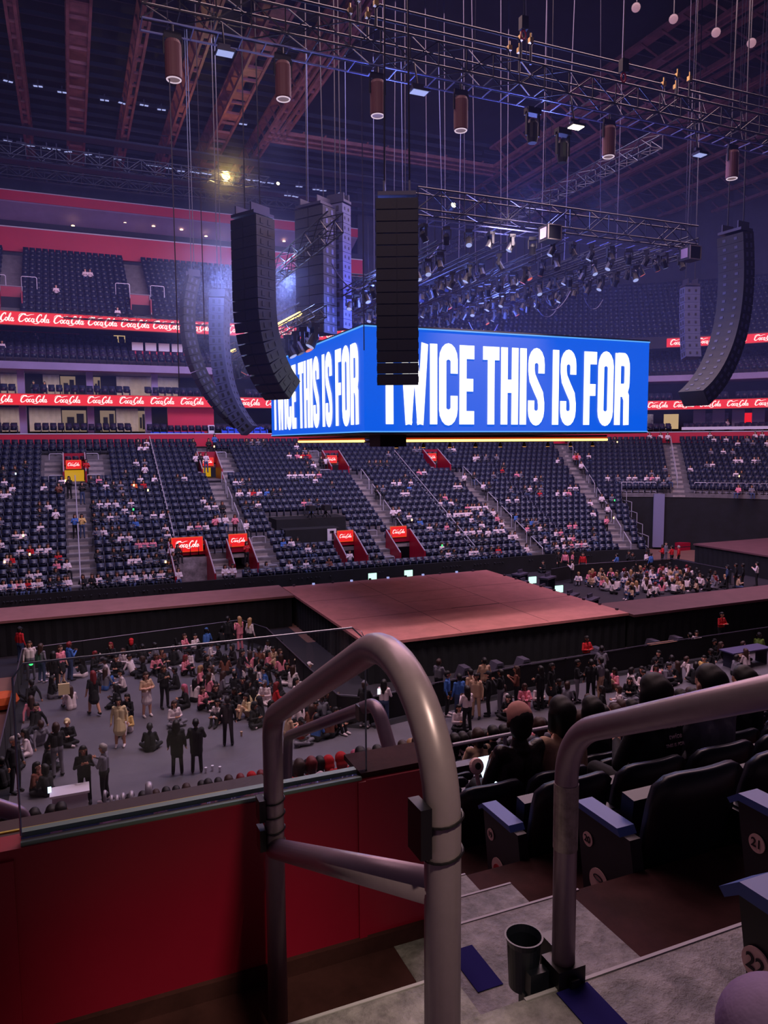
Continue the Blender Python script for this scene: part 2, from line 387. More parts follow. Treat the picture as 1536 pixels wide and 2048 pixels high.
def script_logo(mb, T, mi=0):     # flowing script lettering, about 3.1 wide and 1 high
    B = []
    def sp(p, w): B.append((p, w))
    sp([(.78, .80), (.7, .93), (.52, .95), (.3, .78), (.14, .5), (.12, .22), (.25, .05), (.45, .08), (.62, .22), (.74, .4)], [.05, .13, .12, .13, .16, .17, .13, .1, .08, .05])
    sp([(.05, .62), (.1, .85), (.35, .99), (.62, .84), (.95, .76), (1.3, .9), (1.62, .93)], [.03, .05, .06, .07, .08, .06, .03])
    sp(arc(.92, .27, .13, .2, 80, 440, 10), [.11]*11)
    sp([(1.33, .42), (1.26, .48), (1.16, .38), (1.13, .2), (1.2, .08), (1.33, .14), (1.42, .28)], [.06, .1, .1, .12, .1, .07, .05])
    sp(arc(1.55, .26, .12, .2, 60, 400, 10), [.1]*11); sp([(1.7, .46), (1.66, .2), (1.72, .07), (1.84, .18)], [.1, .11, .09, .04])
    sp([(1.86, .34), (1.98, .34)], .07)
    sp([(2.42, .72), (2.4, .92), (2.25, .94), (2.08, .74), (1.98, .46), (2., .2), (2.12, .05), (2.28, .1), (2.4, .26)], [.05, .12, .12, .13, .16, .17, .13, .1, .05])
    sp([(1.55, .02), (1.85, -.12), (2.1, -.1), (2.3, -.02)], [.03, .07, .08, .03])
    sp(arc(2.55, .27, .12, .19, 80, 440, 10), [.11]*11)
    sp([(2.78, .1), (2.74, .4), (2.82, .86), (2.92, .98), (2.95, .84), (2.84, .5), (2.8, .2), (2.88, .06), (2.96, .14)], [.08, .09, .08, .06, .06, .09, .1, .09, .05])
    sp(arc(3.1, .26, .11, .19, 60, 400, 10), [.1]*11); sp([(3.24, .45), (3.2, .2), (3.27, .06), (3.4, .2)], [.1, .11, .09, .03])
    for k, (p, w) in enumerate(B): ribbon(mb, [((x-1.7)+(y-.4)*.18, y-.42) for x, y in p], w, mi, y=-.0015*k, T=T)
def text_mesh(s, size, m, name='lettering', bold=0., depth=.0008):
    cu = bpy.data.curves.new('t', 'FONT'); cu.body = s; cu.size = size; cu.align_x = 'CENTER'; cu.align_y = 'CENTER'; cu.offset = bold; cu.extrude = depth
    o = bpy.data.objects.new('t', cu); COL.objects.link(o); dg = bpy.context.evaluated_depsgraph_get()
    me = bpy.data.meshes.new_from_object(o.evaluated_get(dg)); bpy.data.objects.remove(o); bpy.data.curves.remove(cu)
    me.name = name; me.materials.clear(); me.materials.append(m); return me
# ------------------------------------------------------------------ hanging video cube
CX, CY, CZ0, CZ1 = 7.15, 7.35, 10.61, 14.74
cube = empty('video_cube', (0, 0, CZ0), label='huge four-sided hanging video cube showing white words on bright blue above the stage', cat='video screen')
b = MB(); b.b2((-CX+.15, -CY+.15, .1), (CX-.15, CY-.15, CZ1-CZ0-.05)); b.b2((-CX, -CY, CZ1-CZ0-.03), (CX, CY, CZ1-CZ0+.1)); b.b2((-CX, -CY, -.08), (CX, CY, 0.))
b.build('housing', mDark, cube)
for k, (nm, a, half, dist) in enumerate((('south', 0, CX, CY), ('west', -pi/2, CY, CX), ('north', pi, CX, CY), ('east', pi/2, CY, CX))):
    Rz = Matrix.Rotation(a, 4, 'Z'); T = Rz @ Matrix.Translation((0, -dist, 0)); H = CZ1-CZ0
    b = MB(); b.box((0, .05, H/2), (2*half, .1, H), 0); b.v = [tuple(T @ Vector(v)) for v in b.v]; sc = b.build('screen', mBlue, cube)
    b = MB(); hw = text_width('TWICE THIS IS FOR')
    x0_, x1_ = (-.905*half, .845*half) if k == 0 else (-.93*half, .93*half)
    sx = (x1_-x0_)/hw; sz = H*.79
    TT = T @ Matrix.Translation((x0_, -.03, .30)) @ Matrix.Diagonal((sx, 1, sz, 1))
    words_mesh(b, 'TWICE THIS IS FOR', TT); b.build('lettering', mWhiteE, sc)
    b = MB(); e = .05
    for z in (0, H): b.box((0, -.02, z), (2*half, .06, .05))
    b.v = [tuple(T @ Vector(v)) for v in b.v]; b.build('frame_edge', mat('pale blue edge', (90, 170, 255), emit=1.), sc)
# small frame and warm light tubes under the cube
fr = empty('lighting_rig', (0, 0, 10.2), label='black square frame with warm yellow light tubes and spots under the video cube', cat='light frame')
b = MB()
for z in (.0, .22):
    for s in (-1, 1): b.tube([(-5.9, s*6., z), (5.9, s*6., z)], .04, n=6); b.tube([(s*5.9, -6., z), (s*5.9, 6., z)], .04, n=6)
b.box((-5.4, -5.6, .05), (1.2, 1.2, .5)); b.build('frame', mTruss, fr)
for p, q in (((-5.0, -6.05), (5.9, -6.05)), ((-5.95, -4.2), (-5.95, 6.0))):
    b = MB(); b.tube([(p[0], p[1], .04), (q[0], q[1], .04)], .055, n=6); tb = b.build('light_tube', mYelE, fr)
    b = MB(); b.tube([(p[0], p[1]+.02, .13), (q[0], q[1]+.02, .13)], .05, n=4); b.build('glow_strip', mOraE, tb)
for i in range(9):
    b = MB(); x = -5+1.3*i; b.lathe([(.02, .0), (.07, -.08), (.09, -.2)], (x, -5.6, -.05), 0, 8); s_ = b.build('spot_head', mTruss, fr)
    b = MB(); b.lathe([(.085, -.21), (.085, -.22)], (x, -5.6, -.05), 0, 8); b.build('lens', mat('amber lens', (255, 170, 60), emit=1.5), s_)
for (p, q) in ((at(600, 627, X=-7.6), at(520, 668, X=-7.6)), (at(470, 700, X=-7.6), at(447, 708, X=-7.6))):
    b = MB(); d = Vector(q-p); b.tube([(0, 0, 0), d], .1, n=8); o = b.build('light_tube', mYelE, loc=Vector(p))
    tag(o, 'long glowing yellow light tube beside the left rim of the video cube' if d.length > 8 else 'short glowing yellow light tube between the curved speaker arrays', 'light tube')
    b = MB()
    for f_ in (.1, .9): b.tube([d*f_, d*f_+Vector((0, 0, .5))], .03, n=4)
    b.tube([Vector((0, 0, .5)), d+Vector((0, 0, .5))], .04, n=4); b.build('hanger', mTruss, o)
# ------------------------------------------------------------------ led ribbons
def logo_mesh(scale):
    b = MB(); script_logo(b, Matrix.Scale(scale, 4)); return b.mesh('script_logo', mLogoE)
LG = logo_mesh(.62)
def ledribbon(rho, z0, z1, lo, hi, label, step):
    b = MB(); ts = refine(lo, hi); sweep(b, rect(rho, rho+.3, z0, z1), ts, closed=True)
    o = tag(b.build('led_ribbon', mRedE), label, 'led ribbon', 'red led ribbons around the stands')
    b = MB(); sweep(b, rect(rho-.03, rho, z0-.05, z0), ts, closed=True); sweep(b, rect(rho-.03, rho, z1, z1+.05), ts, closed=True); b.build('edge_strip', mOraE, o)
    s = (lo if lo <= X0 else X0+math.radians(lo-X0)*rho)+step*.5
    while True:
        t = s if s <= X0 else X0+math.degrees((s-X0)/rho)
        if t > hi-1: break
        l = meshobj('script_logo', LG, PT(t, rho-.05, (z0+z1)/2), tang(t), o); l.scale = ((z1-z0)/.88,)*3; s += step
ledribbon(33., 13.42, 14.28, -32, X0+70, 'long red led ribbon with white script above the lower suites', 2.55)
ledribbon(33., 19.86, 20.86, -32, 8.6, 'upper red led ribbon with white script, left stretch below the upper seats', 2.62)
ledribbon(33., 19.86, 20.7, X0+38, X0+70, 'upper red led ribbon with white script behind the right curved speaker array', 2.62)
# vomitory signs
LG2 = logo_mesh(.30)
for (t, rho, z, w, h, lab) in ((-17.75, 29.6, 8.55, 1.15, .72, 'over the yellow-lit tunnel at far left'), (-7.2, 29.6, 8.6, 1.1, .72, 'over the second upper tunnel from the left'),
        (4.0, 29.6, 8.65, 1.1, .72, 'over the upper tunnel below the left face of the cube'), (14.2, 29.6, 8.7, 1.1, .75, 'over the upper tunnel below the right face of the cube'),
        (-10.8, 17.0, 3.25, 2.1, 1.02, 'largest one, over the wide grey tunnel at lower left'), (-7.3, 17.0, 3.35, 1.3, .9, 'over the lower tunnel where a guard in red stands'),
        (.75, 17.0, 3.2, 1.25, .85, 'beside the black camera platform'), (5.1, 17.0, 3.3, 1.35, .85, 'over the lower tunnel right of the camera platform')):
    s_ = empty('tunnel_sign', PT(t, rho, z), label='red lit script sign '+lab, cat='sign', group='lit signs over the tunnels')
    b = MB(); b.box((0, 0, 0), (w, .12, h)); b.build('housing', mat('sign edge', (255, 90, 40), emit=.7), s_)
    b = MB(); b.box((0, -.07, 0), (w-.1, .03, h-.1)); b.build('face', mRedE, s_)
    l = meshobj('script_logo', LG2, (0, -.1, 0), 0, s_); l.scale = (w/1.3,)*3
# ------------------------------------------------------------------ suites: curtains, posts, downlights
CR = np.random.RandomState(3)
def room(t0, t1, z0, z1, m, nm='curtain', cat='curtain', lab=None, grp=None, rho=37.6):
    b = MB(); n = max(2, int((t1-t0)/.22)); prof = []
    ts = np.linspace(t0, t1, n+1)
    vs = []; fs = []
    for i, t in enumerate(ts):
        rr = rho+(.06 if i % 2 else -.02); vs += [PT(t, rr, z0), PT(t, rr, z1)]
    fs = [(2*i, 2*i+1, 2*i+3, 2*i+2) for i in range(n)]
    b.add(vs, fs); o = b.build(nm, m); sol = None
    return tag(o, lab, cat, grp)
def along(x, y, rho=33.4):       # path parameter of a photo column seen at radius rho on the straight part
    return float(at(x, y, Y=rho)[0])
mRoomC = mat('lit cream curtain', (232, 214, 206), .8, vary=.1, scale=2.)
mRoomL = mat('warm lit room', (206, 172, 148), emit=.32)  # room light put into the panel as weak emission
for (xa, xb, row) in ((0, 38, 1), (85, 118, 1), (232, 304, 1), (310, 356, 1), (0, 40, 0), (58, 122, 0), (232, 276, 0)):
    a, c = along(xa, 745 if row else 828, 37.6), along(xb, 745 if row else 828, 37.6)
    z0, z1 = (14.3, 16.3) if row else (11.3, 13.4)
    room(a, c, z0, z1, mRoomC, lab='cream pleated curtain at the back of the %s suites' % ('middle' if row else 'lower'), grp='cream curtains of the %s suites' % ('middle' if row else 'lower'))
for (xa, xb, row) in ((120, 150, 1), (186, 200, 1), (436, 462, 1), (124, 172, 0), (200, 230, 0), (276, 290, 0)):
    a, c = along(xa, 745 if row else 828, 37.8), along(xb, 745 if row else 828, 37.8)
    z0, z1 = (14.3, 16.2) if row else (11.3, 13.2)
    b = MB(); b.b2((a, 37.75, z0), (c, 37.9, z1)); o = tag(b.build('wall_lit_room', mRoomL), kind='structure')
    b = MB(); w_ = c-a; b.b2((a+w_*.2, 37.6, z0+.3), (a+w_*.5, 37.74, z0+1.3)); b.b2((a+w_*.6, 37.6, z0+.2), (a+w_*.9, 37.74, z0+1.6)); b.build('window_dark_panel', mDark, o)
for (x, row) in ((40, 1), (178, 1), (308, 1), (430, 1), (45, 0), (181, 0), (296, 0)):
    a = along(x, 745 if row else 828, 34.6); z0, z1 = (14.25, 16.35) if row else (11.05, 13.5)
    b = MB(); b.b2((a-.25, 34.6, z0), (a+.3, 35.1, z1)); struct(b, 'trim_column', mLilac)
light('AREA', 'suite_light', (-14, 35.8, 16.2), 240, (1., .84, .78), 26, size_y=.6)
light('AREA', 'suite_light', (-14, 35.8, 13.3), 240, (1., .84, .78), 26, size_y=.6)
light('AREA', 'suite_light', (36, 29, 13.2), 60, (1., .75, .7), 10, size_y=.6)
light('AREA', 'gallery_light', (-10, 49, 31.8), 500, (1., .7, .6), 50, size_y=1.)
b = MB(); a, c = along(336, 860, 34.), along(428, 860, 34.); b.b2((a, 33.9, 11.1), (c, 34.2, 13.4)); struct(b, 'wall_red_panel', mRedF)
a, c = along(262, 710, 35), along(393, 710, 35); b = MB(); b.b2((a, 35, 17.2), (c, 35.3, 18.35)); struct(b, 'wall_club_red', mRedF)
b = MB()
for i in range(5): b.b2((a+(c-a)*i/5+.1, 34.95, 18.4), (a+(c-a)*(i+1)/5-.1, 35.1, 19.1))
struct(b, 'trim_club_rail_panels', mWhite)
a = along(0, 700, 38.5); c = along(160, 700, 38.5); b = MB(); b.b2((a, 38.4, 20.0), (c, 38.7, 20.7)); struct(b, 'wall_club_red_strip', mRedF)
a = along(240, 700, 39.8); b = MB(); b.b2((a-.5, 39.85, 17.6), (a+.5, 39.95, 20.3)); struct(b, 'window_lit_doorway', mRoomE)
# right end: lit doorway, panels and white counter behind the upper rows
for th, w_, m_, nm in ((34, 3.4, mat('muted picture', (130, 130, 150), .6, vary=.5, scale=3.), 'trim_picture'), (46, 3.2, mat('muted picture 2', (110, 112, 132), .6, vary=.5, scale=2.), 'trim_picture'), (39.5, 1.5, mRoomE, 'window_lit_doorway'), (52, 1.6, mRedE, 'window_red_screen')):
    p = PT(X0+th, 36.5 if nm != 'window_lit_doorway' else 36, 12.2); b = MB(); b.box((0, 0, 0), (w_, .1, 1.7 if nm == 'trim_picture' else 1.6)); struct(b, nm, m_, loc=p, rz=tang(X0+th))
swept('trim_white_counter', rect(33.5, 33.9, 11.25, 11.55), mWhite, refine(X0+41, X0+74))
b = MB()
for th in np.arange(44, 74, 3.): p = PT(X0+th, 36.3, 12.3); b.box(p, (1.2, .2, 2.2), rz=tang(X0+th))
struct(b, 'trim_wall_panels', mat('panel pale', (150, 146, 170), .7))
# downlights of the gallery
for i, (x, y) in enumerate(((0, 414), (68, 422), (130, 431), (191, 439), (250, 446), (307, 453), (363, 460), (146, 452), (568, 483), (283, 475), (371, 485), (412, 473), (449, 487))):
    p = at(x, y, Y=48.5); b = MB(); b.lathe([(.04, .1), (.16, .06), (.16, 0)], (0, 0, 0), 0, 8); o = b.build('downlight', mDownE, loc=p)
    tag(o, 'small warm recessed downlight in the gallery above the upper seats', 'ceiling light', 'gallery downlights')
# ------------------------------------------------------------------ stage
st = empty('stage', (0, 0, 0), label='big square raised stage with dusty pink top and black drape sides', cat='stage')
SX, SY, SZ = 6.87, 6.75, 1.8
def platform(parent, x0, x1, y0, y1, z, seams=(), dm=mStage):
    b = MB(); b.b2((x0, y0, z-.12), (x1, y1, z)); top = b.build('deck', dm, parent)
    if seams:
        b = MB()
        for s_ in seams: b.b2((s_[0], s_[1], z), (s_[2], s_[3], z+.004))
        b.build('board_seam', mat('dark seam', (96, 60, 66), .7), top)
    b = MB(); n = int((x1-x0)/.25); m_ = int((y1-y0)/.25)
    pts = [(x0+.1+(x1-x0-.2)*i/n, y0+.1+(.05 if i % 2 else 0)) for i in range(n+1)]+[(x1-.1-(.05 if i % 2 else 0), y0+.1+(y1-y0-.2)*i/m_) for i in range(m_+1)]+[(x1-.1-(x1-x0-.2)*i/n, y1-.1-(.05 if i % 2 else 0)) for i in range(n+1)]+[(x0+.1+(.05 if i % 2 else 0), y1-.1-(y1-y0-.2)*i/m_) for i in range(m_+1)]
    k = len(pts); b.add([(p[0], p[1], 0.02) for p in pts]+[(p[0], p[1], z-.1) for p in pts], [(i, (i+1) % k, k+(i+1) % k, k+i) for i in range(k)])
    b.build('drape', mBlack, parent)
platform(st, -SX, SX, -SY, SY, SZ, ((-2.3, -SY+.2, -2.27, SY-.2), (2.3, -SY+.2, 2.33, SY-.2), (-SX+.2, -2.3, SX-.2, -2.27), (-SX+.2, 2.2, SX-.2, 2.23), (-.5, -2.3, 2.3, -2.2), (-2.3, -.02, 2.3, 0)))
rw = empty('stage_runway', (0, 0, 0), label='long raised runway leaving the stage to the left, pinkish brown top darkened as unlit', cat='runway'); platform(rw, -34, -SX-.02, 4.25, 7.5, 1.78, dm=mat('runway board', (140, 92, 94), .6, vary=.12, scale=1.2))  # deck coloured darker than the stage in place of missing light
rw = empty('stage_runway', (0, 0, 0), label='raised runway leaving the stage to the right, brown top darkened more as unlit', cat='runway'); platform(rw, SX+.02, 27, -7.1, -4.4, 1.78, dm=mat('unlit runway board', (100, 64, 72), .6, vary=.12, scale=1.2))  # boards darker still; lack of light is put into their colour
rw = empty('second_stage', (0, 0, 0), label='smaller raised stage on the floor at far right behind the crowd', cat='stage'); platform(rw, 28.5, 40, .5, 10.5, 1.78, dm=MATS['unlit runway board'])
# edge lights along the stage rim
for i in range(11):
    b = MB(); b.box((0, 0, .05), (.14, .1, .1)); tag(b.build('edge_light', mPaleE if i % 2 else mCase, loc=(-6.2+1.2*i, SY-.1, SZ)), 'small box light along the far edge of the big stage', 'edge light', 'far stage edge lights')
for i in range(9):
    b = MB(); b.box((0, 0, .05), (.1, .14, .1)); tag(b.build('edge_light', mCase, loc=(SX-.1, -6+1.3*i, SZ)), 'small box light along the right edge of the big stage', 'edge light', 'right stage edge lights')
# ------------------------------------------------------------------ barricades
mBar = mat('barricade steel', (54, 52, 66), .5, .4)
def make_barr(L):
    b = MB(); b.tube([(0, 0, 0), (0, 0, 1.1)], .025, n=6); b.tube([(L, 0, 0), (L, 0, 1.1)], .025, n=6)
    b.b2((.02, -.01, .12), (L-.02, .01, 1.05)); return b.mesh('panel', mBlack)
BP = make_barr(2.3)
b = MB(); b.tube([(0, 0, 1.1), (2.35, 0, 1.1)], .025, n=6); BT = b.mesh('top_rail', mat('rail edge', (84, 78, 96), .4, .4)); b = MB(); b.b2((.0, -.3, 0), (2.33, .25, .02)); BF = b.mesh('base_plate', mBlack)
def barrier(pts, label, grp):
    for a, c in zip(pts, pts[1:]):
        a = Vector((*a, 0)); c = Vector((*c, 0)); n = max(1, round((c-a).length/2.35)); ang = math.atan2(c.y-a.y, c.x-a.x); sc_ = (c-a).length/n/2.35
        for i in range(n):
            o = empty('crowd_barrier', a+(c-a)*i/n, ang, label, 'barrier', grp); o.scale.x = sc_
            meshobj('panel', BP, parent=o); meshobj('top_rail', BT, parent=o); meshobj('base_plate', BF, parent=o)
barrier([(-20.3, -13), (-20.3, -2.4)], 'black crowd barrier panel closing the left side of the left pit', 'left side barriers of the pit')
barrier([(-20.3, -2.4), (-20.3, 1.2), (-10.2, 2.6), (-9.4, .4)], 'black crowd barrier panel between the left pit and the runway', 'barriers along the left runway')
barrier([(-9.4, .4), (-9.4, -10.2), (-8.4, -10.9)], 'black crowd barrier panel between the left pit and the stage', 'barriers left of the stage')
barrier([(-8.4, -10.9), (-6.5, -10.6), (-1.4, -9.9), (5.5, -9.6), (24, -9.4)], 'black crowd barrier panel in front of the stage on the near side', 'barriers in front of the stage')
barrier([(13.3, 8.6), (16.5, 9.4), (24.5, 8.6), (24.5, 3.)], 'black crowd barrier panel around the pit behind the right runway', 'barriers around the right rear pit')
# ------------------------------------------------------------------ speaker arrays
def line_array(loc, front, n, tilts, w, h, d, label, m=mSpk, mg=mSpk, split=True):
    F = Vector((front[0], front[1], 0)).normalized(); S = Vector((-F.y, F.x, 0))
    o = empty('line_array', loc, label=label, cat='speaker array'); p = Vector((0, 0, 0))
    b = MB(); R = Matrix((S, F, Vector((0, 0, 1)))).transposed()
    b.box((0, 0, .12), (w*.9, d*1.1, .12), R=R); b.box(S*(w*.3)+Vector((0, 0, .3)), (.06, d, .4), R=R); b.box(S*(-w*.3)+Vector((0, 0, .3)), (.06, d, .4), R=R)
    b.build('bumper', mSteel, o)
    for s in (-1, 1):
        b = MB(); b.tube([S*(w*.3*s)+Vector((0, 0, .4)), S*(w*.2*s)+Vector((0, 0, 37-loc[2]))], .03, n=4); b.build('cable', mTruss, o)
    for i in range(n):
        th = tilts(i/(n-1)) if n > 1 else 0
        N = F*math.cos(th)-Vector((0, 0, 1))*math.sin(th); D = -Vector((0, 0, 1))*math.cos(th)-F*math.sin(th)
        c = p+D*h/2; R = Matrix((S, N, -D)).transposed()
        b = MB(); b.box(c, (w, d, h*.955), 0, R=R); b.box(c+N*(d/2+.01), (w*.46, .03, h*.9), 0, R=R) if not split else None
        b.box(c+N*(d/2+.012)+S*(w*.25), (w*.47, .03, h*.9), 0, R=R); b.box(c+N*(d/2+.012)-S*(w*.25), (w*.47, .03, h*.9), 0, R=R)
        for s in (-1, 1):
            for q in (-.2, .2): b.box(c+S*(s*(w/2+.005))+N*(q*d)-D*0, (.02, d*.16, h*.5), 1, R=R)
        for q in (-.22, .22): b.box(c-N*(d/2+.005)+S*(q*w), (w*.12, .02, h*.3), 1, R=R)
        b.build('cabinet', [m, mg], o)
        p = p+D*h
    return o
P = at(794, 402, D=23); line_array(P, (-.42, -.9), 16, lambda s: .01+.1*s*s, 1.3, .352, .7, 'straight black speaker array hanging in front of the near corner of the video cube')
P = at(630, 420, D=36); line_array(P, (-.85, -.55), 13, lambda s: 0, 1.75, .46, 1.0, 'square straight black subwoofer array hanging left of the cube corner', mg=mSpkL)
P = at(676, 412, D=36.5); line_array(P, (-.6, .8), 13, lambda s: 0, .75, .46, 1.0, 'grey-sided subwoofer array tucked behind the square black one', m=mSpkL, mg=mSpk)
P = at(505, 440, D=29.5); line_array(P, (-.85, -.5), 18, lambda s: .0+1.0*max(0, s-.42)**1.3*1.75, 1.45, .395, 1.0, 'long curved black speaker array whose lower end covers the left screen')
P = at(386, 558, D=46); line_array(P, (-1, -.1), 21, lambda s: -.30+1.2*s, 1.15, .475, .7, 'leftmost curved speaker array, thin crescent near the left ribbon', mg=mSpkL)
P = at(440, 600, D=41); line_array(P, (-1, .45), 18, lambda s: -.05+.75*s*s, 1.5, .42, .8, 'pale grey-backed curved speaker array between the crescent and the long black array', m=mSpkL, mg=mSpk)
P = at(1470, 470, D=34); line_array(P, (1, .1), 21, lambda s: -.14+1.14*s**1.5, 1.35, .4, .75, 'curved speaker array at the right edge bending towards the cube', mg=mSpkL)
P = at(1380, 575, D=47); line_array(P, (.3, .9), 9, lambda s: .2*s, 1.0, .5, .7, 'pale narrow speaker array behind the right curved one', m=mSpkL)
# ------------------------------------------------------------------ trusses
def truss(a, c, w, h, label, cat='truss', pitch=1.0, ladder=False, m=mTruss, grp=None, r=.045):
    a = Vector(a); c = Vector(c); L = (c-a).length; X = (c-a).normalized(); Y = Vector((-X.y, X.x, 0)).normalized(); Z = Vector((0, 0, 1))
    o = tag(bpy.data.objects.new('lighting_truss', None), label, cat, grp); COL.objects.link(o); o.location = a
    b = MB()
    for sy in (-1, 1):
        for sz in (0, 1): b.tube([Y*(sy*w/2)+Z*(sz*h), X*L+Y*(sy*w/2)+Z*(sz*h)], r, n=6)
    b.build('chords', m, o); b = MB(); n = int(L/pitch); r2 = r*.55
    for i in range(n):
        x0, x1 = X*(L*i/n), X*(L*(i+1)/n); f = i % 2
        for sy in (-1, 1): b.tube([x0+Y*(sy*w/2)+Z*(h*f), x1+Y*(sy*w/2)+Z*(h*(1-f))], r2, n=4, caps=False)
        for sz in (0, 1): b.tube([x0+Y*(w/2*(1 if f else -1))+Z*(h*sz), x1+Y*(w/2*(-1 if f else 1))+Z*(h*sz)], r2, n=4, caps=False)
        b.tube([x0+Y*(-w/2), x0+Y*(w/2)], r2, n=4, caps=False); b.tube([x0+Y*(-w/2), x0+Y*(-w/2)+Z*h], r2, n=4, caps=False)
    b.build('lattice', m, o)
    if ladder:
        b = MB()
        for sy in (-1, 1): b.tube([Y*(sy*.35)-Z*.35, X*L+Y*(sy*.35)-Z*.35], .03, n=4)
        for i in range(int(L/.7)): b.tube([X*(.7*i)+Y*.35-Z*.35, X*(.7*i)-Y*.35-Z*.35], .022, n=4)
        b.build('ladder_bar', mat('blue grey alu', (120, 130, 190), .35, .5), o)
    return o
ta = truss((-15.6, -12, 22.3), (16, -12, 22.3), .8, .75, 'long near truss crossing the top of the picture with brown canister lamps', ladder=True, r=.04)
for k, (x0, x1) in enumerate(((-14.5, -9.2), (-8.6, -3.3), (-2.9, 3.6), (4.2, 11.))):
    o = empty('cable_tray', (x0, -12, 23.3), label='bent twin pipe bracket above the near truss, %s from left' % ('first', 'second', 'third', 'fourth')[k], cat='pipe bracket')
    L = x1-x0
    for sy in (-.35, .35): b = MB(); b.tube([(0, sy, -.3), (0, sy, .32), (.12, sy, .45), (L-.12, sy, .45), (L, sy, .32), (L, sy, -.3)], .045, n=6); b.build('pipe', mTruss, o)
    for x in (0, L):
        for sy in (-.35, .35): b = MB(); b.box((x, sy, .48), (.14, .14, .16)); b.tube([(x, sy, .5), (x, sy, .72)], .03, n=6); b.build('clamp', mat('brass clamp', (190, 160, 90), .35, .6), o)
for k, x in enumerate((-14.75, -11.52, -8.42, -5.4, .77, 6.9)):
    z = 21.75; o = empty('canister_lamp', (x, -12, z-1.15), label='brown canister lamp under the near truss, %s from the left' % ('first', 'second', 'third', 'fourth', 'fifth', 'sixth')[k], cat='hanging lamp')
    b = MB(); b.lathe([(.22, 0), (.24, .03), (.24, .95), (.2, 1.05), (.05, 1.1)], (0, 0, 0), 0, 20); b.build('housing', mCyl, o, smooth=False)
    b = MB(); b.tube([(.195*math.cos(a), .195*math.sin(a), -.005) for a in np.linspace(0, 2*pi, 20, endpoint=False)], .022, n=6, closed=True); b.build('lens_ring', mat('dim lens ring', (225, 200, 220), emit=.9), o)
    b = MB(); b.lathe([(.17, .0), (.12, .004)], (0, 0, -.006), 0, 16); b.build('lens', mat('dim lens', (200, 160, 170), emit=.25), o)
    b = MB(); b.box((0, 0, 1.2), (.5, .08, .2)); b.tube([(0, 0, 1.05), (0, 0, 1.5)], .04, n=6); b.box((-.26, 0, .9), (.04, .08, .5)); b.box((.26, 0, .9), (.04, .08, .5)); b.build('yoke', mTruss, o)
for k, (px, py) in enumerate(((1065, 260), (1125, 300))):
    p = at(px, py, Y=-11.6); o = tag(empty('moving_head_lamp', p), 'dark moving head lamp under the near truss, %s one' % ('left' if k == 0 else 'right'), 'hanging lamp')
    b = MB(); b.lathe([(.16, -.45), (.2, -.3), (.2, .2), (.12, .35)], (0, 0, 0), 0, 12); b.build('head', mSpk, o)
    b = MB(); b.box((-.25, 0, .2), (.05, .12, .8)); b.box((.25, 0, .2), (.05, .12, .8)); b.box((0, 0, .62), (.55, .3, .22)); b.build('yoke', mSpk, o)
for k, (px, py, w_) in enumerate(((838, 182, .8), (1152, 252, .7), (1400, 308, .6), (450, 104, .7))):
    p = at(px, py, Y=-12.6); o = tag(empty('flat_lamp', p), 'flat pale panel lamp clipped below the near truss, %s from the left' % ('second', 'third', 'fourth', 'first')[k], 'panel lamp')
    b = MB(); b.box((0, 0, 0), (w_*.75, .4, .08)); b.box((0, .1, .2), (w_*.5, .1, .1)); b.build('housing', mSteel, o)
    b = MB(); b.box((0, 0, -.05), (w_*.65, .32, .02)); b.build('lens', mLampW if k in (1,) else mPaleE, o); b = MB(); b.tube([(0, .1, .2), (0, .35, 22.3-p[2])], .03, n=5); b.build('clamp_arm', mTruss, o)
truss((-5.4, -8.3, 19.0), (8.6, -8.3, 19.0), .7, .8, 'blue-lit near truss above the right face of the cube with a ladder bar', ladder=True, r=.035)
truss((-5.4, 8, 19.4), (9, 8, 19.4), .7, .8, 'far truss above the back of the video cube')
truss((-8.5, -8, 18.0), (-8.5, 15, 18.0), .6, .7, 'truss running away above the left face of the cube', r=.035)
truss((9, -8, 18.8), (9, 12, 18.8), .6, .7, 'truss running away above the right end of the cube', r=.035)
truss((-7.8, -4, 15.55), (-7.8, 18, 15.55), .5, .5, 'low truss with small spotlights just above the left screen', r=.03)
truss((-33, 40, 33.6), (6, 40, 33.6), .9, .8, 'distant dark truss below the roof at upper left')
truss((-33, 27, 31.), (-2, 27, 31.), .8, .8, 'dark roof truss left of the bright lamp')
truss((-18, 24, 19.2), (-6, 24, 19.2), .5, .5, 'small dark truss in front of the left upper ribbon', r=.03)
truss((14, 0, 27), (14, 30, 27), .8, .8, 'dark roof truss above the right half of the cube')
BARS = [(-5.2+1.45*i, 17.3+(.5 if i % 2 else 0)+.12*i) for i in range(10)]
for i, (x, z) in enumerate(BARS):
    o = truss((x, -7.4, z), (x, 8.4, z), .35, .35, 'one of the parallel lamp bars running away above the video cube', grp='lamp bars above the cube', pitch=1.6, r=.03)
    for y in (.6, 8., 15.2): b = MB(); b.tube([(0, y, .35), (0, y, 19.6-z+(1.5 if y > 1 else 0))], .02, n=4); b.build('hanger', mTruss, o)
